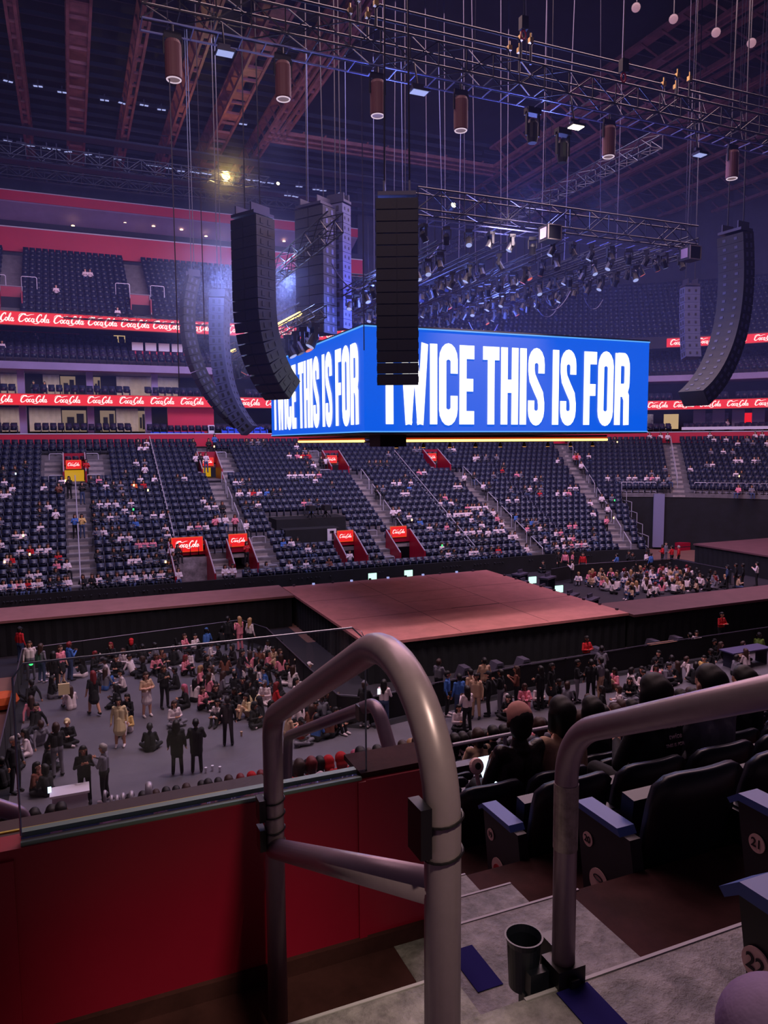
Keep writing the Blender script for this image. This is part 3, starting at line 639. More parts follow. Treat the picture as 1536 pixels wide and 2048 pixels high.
# small moving lamps
def lamp_mesh():
    b = MB(); b.box((0, 0, -.08), (.22, .18, .1), 0); b.box((-.13, 0, -.25), (.03, .08, .28), 0); b.box((.13, 0, -.25), (.03, .08, .28), 0)
    R = Matrix.Rotation(.5, 3, 'X'); b.lathe([(.05, .12), (.1, .05), (.1, -.14), (.11, -.2)], (0, 0, -.34), 0, 10, R=R); b.lathe([(.095, -.2), (.09, -.21)], (0, 0, -.34), 1, 10, R=R); return b
LMs = [lamp_mesh().mesh('lamp', [mSpk, m_]) for m_ in (mPaleE, mSpkL, mat('coral lens', (255, 120, 110), emit=.7))]
for x, z in BARS:
    for j in range(14):
        o = meshobj('moving_lamp', LMs[random.choice((0, 0, 1, 1, 1, 1, 2))], (x+random.uniform(-.08, .08), -7+1.1*j+random.uniform(-.2, .2), z-.02), random.uniform(0, 6)); o.scale = (1.35,)*3
        tag(o, 'small moving lamp clamped under the parallel bars above the cube', 'stage lamp', 'moving lamps above the cube')
for j in range(15):
    o = meshobj('moving_lamp', LMs[(0, 2, 1)[j % 3]], (-7.8, -3+1.35*j, 15.5), random.uniform(0, 6)); o.scale = (2.1,)*3
    tag(o, 'moving lamp on the low truss above the left screen', 'stage lamp', 'moving lamps above the left screen')
for j in range(14):
    o = meshobj('moving_lamp', LMs[j % 2], (-5+1.*j, -8.3, 18.6), random.uniform(0, 6)); o.scale = (1.3,)*3
    tag(o, 'small lamp below the near blue-lit truss', 'stage lamp', 'lamps of the near blue-lit truss')
R3 = random.Random(5)
for i in range(16):
    x = R3.uniform(-6, 10); y = R3.uniform(-6, 8); z = R3.uniform(16.5, 18.5); r_ = R3.uniform(.5, 1.2)
    b = MB(); b.tube([(x-r_+2*r_*k/10, y, z+.9*r_*((k/5-1)**2)) for k in range(11)], .03, n=5)
    tag(b.build('cable_loop', mat('cable sheath', (70, 72, 110), .5)), 'drooping black cable loop in the rigging above the cube', 'cable', 'drooping rigging cables')
for k, (px, py, D) in enumerate(((1100, 468, 29.5), (1380, 508, 33))):
    p = at(px, py, D=D); o = tag(empty('rigging_case', p), 'black boxed flight case hanging in the rigging, %s one' % ('left' if k == 0 else 'right'), 'equipment case')
    b = MB(); b.box((0, 0, 0), (.8, .8, .75)); b.build('body', mSpk, o); b = MB()
    for s in (-1, 1): b.box((s*.38, -.41, 0), (.05, .03, .75)); b.box((0, -.41, s*.35), (.8, .03, .05))
    b.build('edging', mat('pale case edge', (150, 140, 140), .5), o); b = MB(); b.box((-.41, 0, 0), (.02, .5, .5)); b.build('label_panel', mLilac, o); b = MB(); b.tube([(0, 0, .37), (0, 0, (39-p[2])/.8)], .015, n=4); b.build('hanging_wire', mTruss, o); o.scale = (.8, .8, .8)
# bright yellow lamp and others
for k, (px, py, D, r_, m_) in enumerate(((452, 352, 60, .3, mLampE), (556, 367, 62, .12, mLampW), (907, 410, 32, .1, mLampW))):
    p = at(px, py, D=D); o = tag(empty('spotlight', p), ('very bright yellow spotlight at upper left', 'small white spotlight just right of the bright yellow one', 'small white spotlight on the blue-lit truss')[k], 'spotlight')
    R = Matrix.Rotation(pi/2.3, 3, 'X'); b = MB(); b.lathe([(r_*.5, -.5), (r_*1.1, -.3), (r_*1.2, 0)], (0, .0, 0), 0, 14, R=R); b.build('housing', mTruss, o)
    b = MB(); b.lathe([(r_*1.1, 0), (r_, .02)], (0, 0, 0), 0, 14, R=R); b.build('lens', m_, o)
light('SPOT', 'spot_beam', at(452, 352, D=59.5), 3000, (1., .8, .4), .2, to=(-17, -30, 10), angle=.6)
# pale twin lamps on the gantry line
for i, (x, y) in enumerate(((15, 281), (42, 286), (61, 290), (93, 295), (113, 297), (136, 302), (177, 308), (199, 314), (235, 318), (300, 329), (316, 331), (337, 335), (362, 341), (387, 343), (402, 345), (416, 347), (494, 358), (512, 360), (524, 363), (541, 365), (16, 161), (76, 171), (124, 183), (209, 199), (245, 205), (288, 209), (323, 218), (486, 247), (598, 372), (632, 378), (646, 380), (682, 386), (660, 402), (590, 392), (575, 390))):
    p = at(x, y, Y=38 if i < 20 or i > 27 else 30); o = tag(empty('gantry_lamp', p, random.uniform(-.3, .3)), 'small pale twin lamp in the row along the roof gantry at upper left', 'gantry lamp', 'gantry lamps at upper left')
    b = MB(); b.box((0, 0, 0), (.75, .3, .12)); b.box((0, 0, .2), (.1, .1, .4)); b.build('housing', mSteel, o)
    b = MB(); b.box((-.18, -.02, -.07), (.28, .24, .02)); b.box((.18, -.02, -.07), (.28, .24, .02)); b.build('lens', mPaleE, o)
for i, (x, y) in enumerate(((1272, 15), (1347, 38), (1432, 65), (1503, 86))):
    p = at(x, y, D=34); n = -(p-CAM)/np.linalg.norm(p-CAM); R = Vector(n).to_track_quat('Z', 'Y').to_matrix()
    o = tag(empty('ball_spotlight', p), 'dim pinkish round lens spotlight near the top right corner, %s from the left' % ('first', 'second', 'third', 'fourth')[i], 'spotlight')
    b = MB(); b.lathe([(.1, -.5), (.22, -.35), (.22, -.02)], (0, 0, 0), 0, 14, R=R); b.build('housing', mSpk, o)
    b = MB(); b.lathe([(.2, 0), (.12, .05), (.02, .07)], (0, 0, 0), 0, 14, R=R); b.build('lens', mat('pink lens', (225, 165, 185), emit=.45), o); b = MB(); b.tube([(.3, .3, .2), (.3, .3, 40.4-p[2])], .02, n=4); b.build('drop_pipe', mTruss, o)
# hoist cables
for i in range(40):
    x, y = R3.uniform(-5, 8.5) if i % 3 else R3.uniform(6, 15), R3.choice((-12, -8.3, -4, 0, 4, 8)) if i % 3 else -12; z0 = {-12: 23.2, -8.3: 19.8}.get(y, 19)
    b = MB(); b.tube([(0, 0, 0), (R3.uniform(-.6, .6), 0, 39-z0)], .014 if y < -8 else .022, n=3, caps=False)
    tag(b.build('hoist_cable', mat('steel wire', (66, 64, 88), .5, .3), loc=(x, y, z0)), 'thin steel hoist cable rising from the trusses to the roof', 'cable', 'hoist cables')
for i, (px, y) in enumerate(((400, -6), (725, -10), (345, -12))):
    p = at(px, 350, Y=y); b = MB(); b.tube([(0, 0, -6), (0, 0, 14)], .02, n=4, caps=False); tag(b.build('hoist_cable', MATS['steel wire'], loc=p), 'long single hoist cable dropping at the left of the rigging, %s one' % ('middle', 'right', 'left')[i], 'cable')
for i, (px, py) in enumerate(((1047, 70), (1247, 155))):
    p = at(px, py, D=24); b = MB(); b.tube([(.09*math.sin(a), 0, .14*math.cos(a)) for a in np.linspace(0, 2*pi, 12, endpoint=False)], .03, n=6, closed=True)
    o = tag(b.build('red_shackle', mRed, loc=p), 'red hoist shackle on the %s chain at the top' % ('centre' if i == 0 else 'right'), 'shackle')
    b = MB(); b.box((0, 0, .35), (.25, .2, .4)); b.tube([(0, 0, .5), (0, 0, 12)], .015, n=3, caps=False); b.build('hoist_motor', mSpk, o)
# ------------------------------------------------------------------ near stand
NY = CAM[1]+2.40; NZ = CAM[2]-1.87           # front edge and floor height of row 21
ND, NH = .875, .42
def nrow(r): return NY+ND*(21-r), NZ-NH*(21-r)        # front edge y, floor z of row r
AX0, AX1 = CAM[0]+.62, CAM[0]+1.83                    # aisle between these
b = MB()
for r in range(1, 21):
    y, z = nrow(r)
    for xa, xb in ((AX1, 24), (-40, CAM[0]+1.25)):
        if r >= 13 and xa < 0 and xb < AX1: 
            for q in ((-40, CAM[0]-6.0),): b.b2((q[0], y-ND, z-NH-.1), (q[1], y, z))
            if r < 17: b.b2((CAM[0]-2.4, y-ND, z-NH-.1), (xb, y, z))
            continue
        b.b2((xa, y-ND, z-NH-.1), (xb, y, z))
    b.b2((CAM[0]+1.25, y-ND, z-NH-.1), (AX1, y, z))
struct(b, 'floor_near_stand', mMaroon)
b = MB()
for r in range(1, 21):
    y, z = nrow(r); b.b2((CAM[0]+1.25, y-ND, z), (AX1, y-ND/2, z+NH/2))
    b.b2((CAM[0]+1.25, y-ND/2, z-.02), (AX1, y, z+.01))
struct(b, 'trim_near_aisle_steps', mNearConc)
y21, z21 = nrow(21); y22, z22 = nrow(22)
b = MB(); b.b2((AX1, y22, z21-.3), (24, y21, z21)); struct(b, 'floor_row_landing', mMaroon)
b = MB(); b.b2((CAM[0]+1.03, y22, z21-.3), (AX1, y21, z21+.001)); struct(b, 'floor_aisle_landing', mNearConc)
b = MB(); b.b2((-40, y22, z21-.3), (CAM[0]+1.03, y21, z21)); struct(b, 'floor_wall_landing', mMaroon)
b = MB(); b.b2((CAM[0]-.6, y22-.3, z21-.1), (CAM[0]+1.03, CAM[1]+1.93, z21+.21)); struct(b, 'trim_half_step', mNearConc)
b = MB(); b.b2((-40, CAM[1]-2.2, z22-.3), (24, y22, z22)); struct(b, 'floor_row_near', mNearConc)
b = MB(); b.b2((-40, CAM[1]-2.2, z22), (24, CAM[1]+.62, z22+.42)); struct(b, 'floor_row_camera', mNearConc)
mNose = mat('pale step edge', (186, 178, 188), .6)
b = MB(); b.b2((CAM[0]+1.03, y22-.008, z22-.004), (24, y22+.003, z22+.003)); b.b2((CAM[0]-.6, CAM[1]+1.922, z21+.205), (CAM[0]+1.03, CAM[1]+1.933, z21+.213))
b.b2((CAM[0]+1.25, y21-.008, z21-.004), (AX1+.05, y21+.003, z21+.004))
for r in (20, 19, 18): y, z = nrow(r); b.b2((CAM[0]+1.25, y-.008, z+.006), (AX1, y+.003, z+.013)); b.b2((CAM[0]+1.25, y-ND/2-.008, z+NH/2-.004), (AX1, y-ND/2+.003, z+NH/2+.003))
struct(b, 'trim_step_edges', mNose)
for nm, pts in (('a', [(925, 1895), (975, 1978)]), ('b', [(1150, 1972), (1235, 2052)])):
    z = (z21 if nm == 'a' else z22)+.004; p, q = at(*pts[0], Z=z), at(*pts[1], Z=z); b = MB(); w_ = .095
    b.b2((p[0]-.06, q[1] if nm == 'a' else q[1]-.2, z-.002), (p[0]+.04, p[1], z)); o = b.build('floor_tape', mTape)
    tag(o, 'strip of dark purple tape on the %s' % ('landing right of the big handrail' if nm == 'a' else 'step edge below the cup holder post'), 'tape')
# red wall with its glass
wx0, wx1, wt = CAM[0]-.19, CAM[0]+1.2, CAM[2]-1.217
b = MB(); b.b2((CAM[0]-7, y21, z21-1.), (wx1, y21+.095, wt)); b.b2((wx0-.3, y21-.012, z21), (wx0-.02, y21, wt-.03)); b.b2((wx1-.3, y21-.008, z21), (wx1-.27, y21, wt-.0)); struct(b, 'wall_red_parapet', mRed)
b = MB(); b.b2((CAM[0]-7, y21-.02, z21), (wx1, y21, z21+.06)); struct(b, 'baseboard_red_parapet', mMaroon)
b = MB(); b.b2((wx0, y21+.008, wt), (CAM[0]+.92, y21+.02, wt+.012)); b.b2((wx0, y21+.062, wt), (CAM[0]+.92, y21+.09, wt+.018)); struct(b, 'trim_glass_channel', mAlu)
b = MB(); b.b2((wx0, y21+.02, wt), (CAM[0]+.92, y21+.062, wt+.003)); struct(b, 'trim_glass_slot', mGlassFr)
b = MB(); b.b2((CAM[0]+.92, y21+.02, wt), (wx1+.05, y21+.2, wt+.02)); struct(b, 'trim_wall_sill', mMaroon)
g = bpy.data.materials.new('clear glass'); g.use_nodes = True; nt = g.node_tree; nt.nodes.clear()
o_ = nt.nodes.new('ShaderNodeOutputMaterial'); mx = nt.nodes.new('ShaderNodeMixShader'); tr = nt.nodes.new('ShaderNodeBsdfTransparent'); gl = nt.nodes.new('ShaderNodeBsdfGlossy'); fz = nt.nodes.new('ShaderNodeFresnel')
tr.inputs[0].default_value = (.93, .94, .95, 1); gl.inputs['Roughness'].default_value = .02; fz.inputs[0].default_value = 1.4
nt.links.new(fz.outputs[0], mx.inputs[0]); nt.links.new(tr.outputs[0], mx.inputs[1]); nt.links.new(gl.outputs[0], mx.inputs[2]); nt.links.new(mx.outputs[0], o_.inputs[0])
gt = CAM[2]-.66
b = MB(); pr_ = [(wx0, wt+.01), (CAM[0]+.95, wt+.01), (CAM[0]+.95, gt-.05), (CAM[0]+.935, gt-.015), (CAM[0]+.90, gt), (wx0+.03, gt), (wx0, gt-.04)]
b.prism(pr_, .012, Matrix.Translation((0, y21+.034, 0))); o = tag(b.build('glass_guard', g), 'clear glass guard panel standing on the red wall', 'glass panel')
b = MB(); b.tube([(wx0, y21+.04, wt+.02), (wx0, y21+.04, gt-.04), (wx0+.03, y21+.04, gt), (CAM[0]+.90, y21+.04, gt), (CAM[0]+.95, y21+.04, gt-.05), (CAM[0]+.95, y21+.04, wt+.02)], .0035, n=5)
b.build('polished_edge', mat('polished glass edge', (150, 160, 175), .25, .3), o)
# outer parapet beyond the red wall
b = MB(); b.b2((CAM[0]-6, y21+.095, wt-1.2), (CAM[0]+.66, y21+.46, wt-.12)); struct(b, 'wall_outer_parapet', mat('dark parapet', (58, 32, 36), .6, vary=.2, scale=3.))
b = MB(); b.b2((CAM[0]-6, y21+.36, wt-.12), (CAM[0]+.5, y21+.37, wt-.115)); struct(b, 'trim_yellow_line', mYelW)
# handrails
def fillet(pts, r, n=8):
    P_ = [Vector(p) for p in pts]; out = [P_[0]]; rr = r if hasattr(r, '__len__') else [r]*(len(pts)-2)
    for i in range(1, len(P_)-1):
        a, p, c = P_[i-1], P_[i], P_[i+1]; u = (a-p).normalized(); v = (c-p).normalized(); ang = u.angle(v)
        d = min(rr[i-1]/math.tan(ang/2), (a-p).length*.49 if i > 1 else (a-p).length*.9, (c-p).length*.49 if i < len(P_)-2 else (c-p).length*.9)
        R_ = d*math.tan(ang/2); cen = p+(u+v).normalized()*(R_/math.sin(ang/2)); s = p+u*d-cen; e = p+v*d-cen; tot = s.angle(e)
        for k in range(n+1): out.append(cen+s.slerp(e, k/n, s) if False else cen+(s*math.sin(tot*(1-k/n))+e*math.sin(tot*k/n))/math.sin(tot))
    out.append(P_[-1]); return out
cx = CAM[0]
def crel(x, y, z): return Vector((CAM[0]+x, CAM[1]+y, CAM[2]+z))
ux = .543
hr = tag(empty('handrail', crel(ux, 1.8, -1.66)), 'big U-shaped grey pipe handrail nearest the camera beside the red wall', 'handrail')
pts = fillet([crel(ux, 2.2, -1.87), crel(ux, 2.2, -.85), crel(ux, 1.048, -.252), crel(ux, 1.048, -1.45)], [.115, .23], 14)
loc = hr.location.copy()
b = MB(); b.tube([p-loc for p in pts], .031, n=24); b.build('top_rail', mRailG, hr, smooth=True)
b = MB(); b.tube([crel(ux, 2.2, -1.28)-loc, crel(ux, 1.048, -.745)-loc], .031, n=24); b.build('cross_rail', mRailG, hr, smooth=True)
mTie = mat('black zip tie', (18, 14, 20), .4)
for (y, z, dy) in ((2.2, -1.14, -1), (2.2, -1.235, -1), (1.048, -.63, 1)):
    b = MB(); big = y < 2; b.box(crel(ux, y, z)-loc+Vector((-.042, 0, 0)), (.02, .05, .085 if big else .07)); pl = b.build('bracket_plate', mTie, hr)
    for dz in (-.025, .02) if not big else (-.05, .01): b = MB(); b.tube([crel(ux, y, z+dz)-loc+Vector((.034*math.cos(a), .034*math.sin(a), .006*math.cos(a))) for a in np.linspace(0, 2*pi, 18, endpoint=False)], .0025, n=5, closed=True); b.build('zip_tie', mTie, hr)
h2 = tag(empty('handrail', crel(1.17, 1.55, -1.45)), 'grey pipe handrail with black cup holder at the foot of its post', 'handrail'); loc = h2.location.copy()
pts = fillet([crel(1.17, 1.55, -1.45), crel(1.17, 1.55, -.765), crel(1.17, .35, -.16)], [.2], 14)
b = MB(); b.tube([p-loc for p in pts], .031, n=24); b.build('rail_pipe', mRailG, h2, smooth=True)
b = MB(); b.lathe([(.0325, -.09), (.0325, .09)], (0, 0, .46), 0, 20); b.build('peeling_sticker', mat('worn sticker', (158, 140, 140), .6, vary=.4, scale=20.), h2)
b = MB(); b.box((0, 0, .025), (.085, .08, .055)); b.box((.0, -.045, .02), (.025, .02, .02)); b.build('base_clamp', mTie, h2)
ch = tag(empty('cup_holder', crel(1.09, 1.62, -1.45)), 'black plastic cup holder fixed beside the right handrail post', 'cup holder')
b = MB(); prof = [(.040, -.045), (.046, .08), (.053, .10), (.048, .10), (.042, .08), (.036, -.035)]; b.lathe(prof, (0, 0, 0), 0, 28); b.build('cup', mat('black plastic', (26, 28, 40), .35), ch)
b = MB(); b.box((.035, -.05, -.035), (.11, .03, .13)); b.box((.1, .0, .0), (.05, .06, .13)); b.box((-.01, -.03, -.08), (.03, .03, .09)); b.build('mount', MATS['black plastic'], ch)
h3 = tag(empty('handrail', crel(1.2, 3.6, -2.3)), 'lower grey pipe handrail running down beyond the glass guard', 'handrail'); loc = h3.location.copy()
pts = fillet([crel(1.2, 4.6, -2.9), crel(1.2, 4.45, -1.86), crel(1.2, 2.95, -1.15), crel(1.2, 2.62, -1.5), crel(1.2, 2.6, -2.0)], [.1, .12, .15], 8)
b = MB(); b.tube([p-loc for p in pts], .031, n=18); b.build('rail_pipe', mRailG, h3, smooth=True)
b = MB(); b.box(crel(1.19, 3.1, -1.24)-loc, (.05, .05, .07)); b.build('bracket', mTie, h3)
P = at(45, 1640, Y=CAM[1]+3.0)-CAM; q0 = at(0, 1590, Y=CAM[1]+2.75)-CAM
h4 = tag(empty('handrail', crel(P[0], P[1], P[2]-.6)), 'grey pipe handrail end at the left edge, half hidden by the red wall', 'handrail'); loc = h4.location.copy()
pts = fillet([crel(P[0], P[1], P[2]-.6), crel(P[0], P[1], P[2]+.02), crel(q0[0]-.6, q0[1], q0[2]+.3)], [.06], 6)
b = MB(); b.tube([p-loc for p in pts], .031, n=16); b.build('rail_pipe', mRailG, h4, smooth=True)
for i, x in enumerate((209, 222, 233, 245, 262, 297)):
    y_ = (1582, 1592, 1592, 1588, 1584, 1568)[i]; D = 15.5-i*1.1; p = at(x, y_, D=D); hh = (1615-y_)/F_PX*D+.5; w_ = .035 if i < 5 else .05
    b = MB(); b.tube(fillet([(0, 0, -hh), (0, 0, 0), (.05, .5, -.28)], [.08], 6), w_, n=12)
    o = tag(b.build('handrail_end', mRailW, loc=p, smooth=True), 'pale chrome handrail end in the file beyond the glass, %s from left' % ('first', 'second', 'third', 'fourth', 'fifth', 'last')[i], 'handrail')
# mid rail among the near rows
for (pts_, lab) in (([(905, 1490, 9.), (1010, 1470, 9.3), (1110, 1452, 9.6)], 'thin grey rail crossing the seats behind the man in the pink cap'), ([(1215, 1416, 14), (1220, 1405, 14), (1262, 1400, 14), (1272, 1413, 14)], 'small bent pale rail among the spectators at right')):
    P_ = [at(x, y, D=d) for x, y, d in pts_]; l0 = P_[0]; b = MB(); b.tube([Vector(p-l0) for p in P_], .025, n=8); b.tube([Vector(P_[1]-l0), Vector(P_[1]-l0)-Vector((0, 0, .8))], .025, n=8)
    tag(b.build('handrail', mRailW, loc=l0), lab, 'handrail')
# ------------------------------------------------------------------ seats
def seat_parts(big):
    W_ = .52; n = 10 if big else 3
    def shell(z0, z1, lean, thick, curve, round_top):
        b = MB(); rows = []
        zs = [z0+(z1-z0)*k/4 for k in range(5)]
        fr_ = []; bk = []
        for z in zs:
            for j in range(n+1):
                u = -1+2*j/n; zz = z
                if z == zs[-1]: zz = z-round_top*abs(u)**6
                y = -lean*(z-z0)/(z1-z0)*1.+curve*(u*u)
                fr_.append((u*(W_/2-.012), y, zz)); bk.append((u*(W_/2-.012), y-thick, zz))
        k = n+1; N = len(fr_); fs = []
        for i in range(4):
            for j in range(n):
                a = i*k+j; fs += [(a, a+1, a+k+1, a+k), (N+a+1, N+a, N+a+k, N+a+k+1)]
        for j in range(n): fs += [(j+1, j, N+j, N+j+1), (4*k+j, 4*k+j+1, N+4*k+j+1, N+4*k+j)]
        for i in range(4): fs += [(i*k, (i+1)*k, N+(i+1)*k, N+i*k), ((i+1)*k+n, i*k+n, N+i*k+n, N+(i+1)*k+n)]
        b.add(fr_+bk, fs); return b
    back = shell(.25, .86, .12, .045, .05, .06)
    pan = MB(); pan.box((0, .13, .49), (W_-.1, .08, .34), R=Matrix.Rotation(.1, 3, 'X')); pan.box((0, .09, .33), (W_-.1, .1, .05))
    side = MB(); side.prism([(-.06, .0), (.10, .0), (.26, .50), (.30, .60), (-.08, .60), (-.10, .3)], .035, Matrix.Translation((0, 0, 0)) @ Matrix(((0, 1, 0, 0), (1, 0, 0, 0), (0, 0, 1, 0), (0, 0, 0, 1))))
    arm = MB(); arm.prism([(-.12, .60), (.30, .60), (.345, .58), (.35, .60), (.32, .635), (-.10, .64)], .075, Matrix(((0, 1, 0, -.02), (1, 0, 0, 0), (0, 0, 1, 0), (0, 0, 0, 1))))
    return back, pan, side, arm
bk_, pn_, sd_, ar_ = seat_parts(True)
SB, SP, SS, SA = bk_.mesh('backrest', mSeatN, True), pn_.mesh('seat_pan', mSeatN), sd_.mesh('side_panel', mSeatN), ar_.mesh('armrest', mSeatN)
def near_seat(x, y, z, rz=0., lab='', grp=None, number=None, arms=True):
    o = empty('stadium_seat', (x, y, z), rz, lab, 'seat', grp)
    meshobj('backrest', SB, parent=o); meshobj('seat_pan', SP, parent=o)
    if arms: meshobj('side_panel', SS, (-.285, 0, 0), parent=o); meshobj('armrest', SA, (-.285, 0, -.05), parent=o)
    return o
# small copies: one mesh, backrest + folded pan + arm supports
def seat_simple():
    b = MB(); R = Matrix.Rotation(.16, 3, 'X')
    b.box((0, -.0, .62), (.48, .05, .52), R=R); b.box((0, .10, .52), (.42, .08, .40), R=Matrix.Rotation(-.08, 3, 'X'))
    b.box((-.26, .08, .31), (.04, .34, .62)); b.box((0, .145, .62), (.3, .012, .07), 1); return b
SSM = seat_simple(); SSme = SSM.mesh('stadium_seat', [mSeat, mSeatN])
cand = []                      # (depth, x, y, z, rz, place text)
def in_view(p, m_=15):
    x, y, d = proj(p); return d > .5 and -m_ < x < 1536+m_ and -m_ < y < 2048+m_
def rough(z):                                     # does anything cover it
    return False
for k in range(NR):
    r = R0+RD*k+.12; z = rowz(k)
    cuts = cuts_row(k)+[(t-(h if t <= X0 else math.degrees(h/r)), t+(h if t <= X0 else math.degrees(h/r))) for t, h, a, b_ in AISLES if a <= k < b_]
    if 4 <= k <= 8: cuts.append((-4.3 if k > 5 else -3.0, 1.5 if k > 5 else 1.2))
    t = -26.
    while t < X0+74:
        st_ = .56 if t < X0 else math.degrees(.56/r)
        if not any(a-st_*.4 < t < c+st_*.4 for a, c in cuts):
            p = PT(t, r, z)
            if in_view((p[0], p[1], z+.5)): cand.append((proj(p)[2], p, tang(t)+pi, 'L', k, t))
        t += st_
for k in range(14):
    r = 33.9+.85*k; z = 20.4+.58*k; t = -30.
    while t < X0+72:
        st_ = .56 if t < X0 else math.degrees(.56/r)
        if not any(abs(t-a) < .9 for a in (-22, -11.6)) :
            p = PT(t, r, z)
            if in_view((p[0], p[1], z+.5)): cand.append((proj(p)[2], p, tang(t)+pi, 'U', k, t))
        t += st_
for (r_, z_, n_, d_, h_) in ((33.7, 17.0, 6, .9, .42), (33.9, 14.25, 2, .9, .1), (33.9, 11.02, 2, .9, .1)):
    for k in range(n_):
        t = -30.
        while t < X0+72:
            r = r_+d_*k; st_ = .6 if t < X0 else math.degrees(.6/r)
            gap = n_ == 2 and ((t+40) % 9.) < 1.4
            if not gap and (n_ == 6 or t < 2 or t > X0+24):
                p = PT(t, r, z_+h_*k)
                if in_view((p[0], p[1], p[2]+.5)): cand.append((proj(p)[2], p, tang(t)+pi, 'S', k, t))
            t += st_
cand.sort(key=lambda c: c[0])
NSEAT = 0
def sweep_seats(lst, lab):
    V = np.array(SSM.v); Fq = np.array([f for f in SSM.f]); mi = np.array(SSM.m); n = len(V); vs = []; fs = []
    for i, c in enumerate(lst):
        a = c[2]; R = np.array([[math.cos(a), -math.sin(a), 0], [math.sin(a), math.cos(a), 0], [0, 0, 1]])
        vs.append(V @ R.T+np.array(c[1])); fs.append(Fq+n*i)
    vs = np.vstack(vs); fs = np.vstack(fs); me = bpy.data.meshes.new('stadium_seats')
    me.vertices.add(len(vs)); me.vertices.foreach_set('co', vs.ravel()); me.loops.add(fs.size); me.loops.foreach_set('vertex_index', fs.ravel())
    me.polygons.add(len(fs)); me.polygons.foreach_set('loop_start', np.arange(0, fs.size, 4)); me.polygons.foreach_set('loop_total', np.full(len(fs), 4))
    me.materials.append(mSeat); me.materials.append(mSeatN); me.polygons.foreach_set('material_index', np.tile(mi, len(lst))); me.update(); me.validate()
    return tag(meshobj('stadium_seats', me), lab, 'seats', kind='stuff')
# near rows, seen from behind
def nseat_x(r, i): return CAM[0]+(2.22 if r != 22 else 1.27)+.285+.555*i
ORD = ['first', 'second', 'third', 'fourth', 'fifth', 'sixth', 'seventh', 'eighth', 'ninth', 'tenth', 'eleventh', 'twelfth', 'thirteenth', 'fourteenth', 'fifteenth', 'sixteenth', 'seventeenth', 'eighteenth', 'nineteenth', 'twentieth', 'twenty-first', 'twenty-second', 'twenty-third', 'twenty-fourth', 'twenty-fifth', 'twenty-sixth', 'twenty-seventh', 'twenty-eighth', 'twenty-ninth', 'thirtieth']
ncand = []
for r in range(22, 0, -1):
    y, z = nrow(r); y0_ = y-ND+.07
    for i in range(0, 60):
        x = nseat_x(r, i)
        if not in_view((x, y0_+.1, z+.8), 60):
            if i > 3: break
            continue
        if r >= 15:
            near_seat(x, y0_, z, 0, 'dark seat, %s from the aisle in the %s near row' % (ORD[min(i, 29)], ORD[r-1]), 'seats of the near rows', arms=i > 0); NSEAT += 1
        else: ncand.append((proj((x, y0_, z))[2], (x, y0_, z), 0., 'N', r, i))
    for i in range(0, 60):
        x = CAM[0]+.6-.555*i if r < 17 else 1e9
        if r >= 13 and x > CAM[0]-2.6: continue
        if not in_view((x, y0_, z+.8)): continue
        ncand.append((proj((x, y0_, z))[2], (x, y0_, z), 0., 'M', r, i))
ncand.sort(key=lambda c: c[0])
ni = max(0, 300-NSEAT)
for c in ncand[:ni]:
    o = meshobj('stadium_seat', SSme, c[1], 0.)
    if c[3] == 'N': tag(o, 'dark seat, %s from the aisle in the %s near row' % (ORD[min(c[5], 29)], ORD[c[4]-1]), 'seat', 'seats of the near rows' if c[5] < 29 else 'last seats of the %s near row' % ORD[c[4]-1])
    else: tag(o, 'dark seat in the %s near row, below the glass guard' % ORD[c[4]-1], 'seat', 'seats of the %s near row below the glass' % ORD[c[4]-1])
sweep_seats(ncand[ni:]+cand, 'thousands of navy stadium seats filling the far stands and lowest near rows')
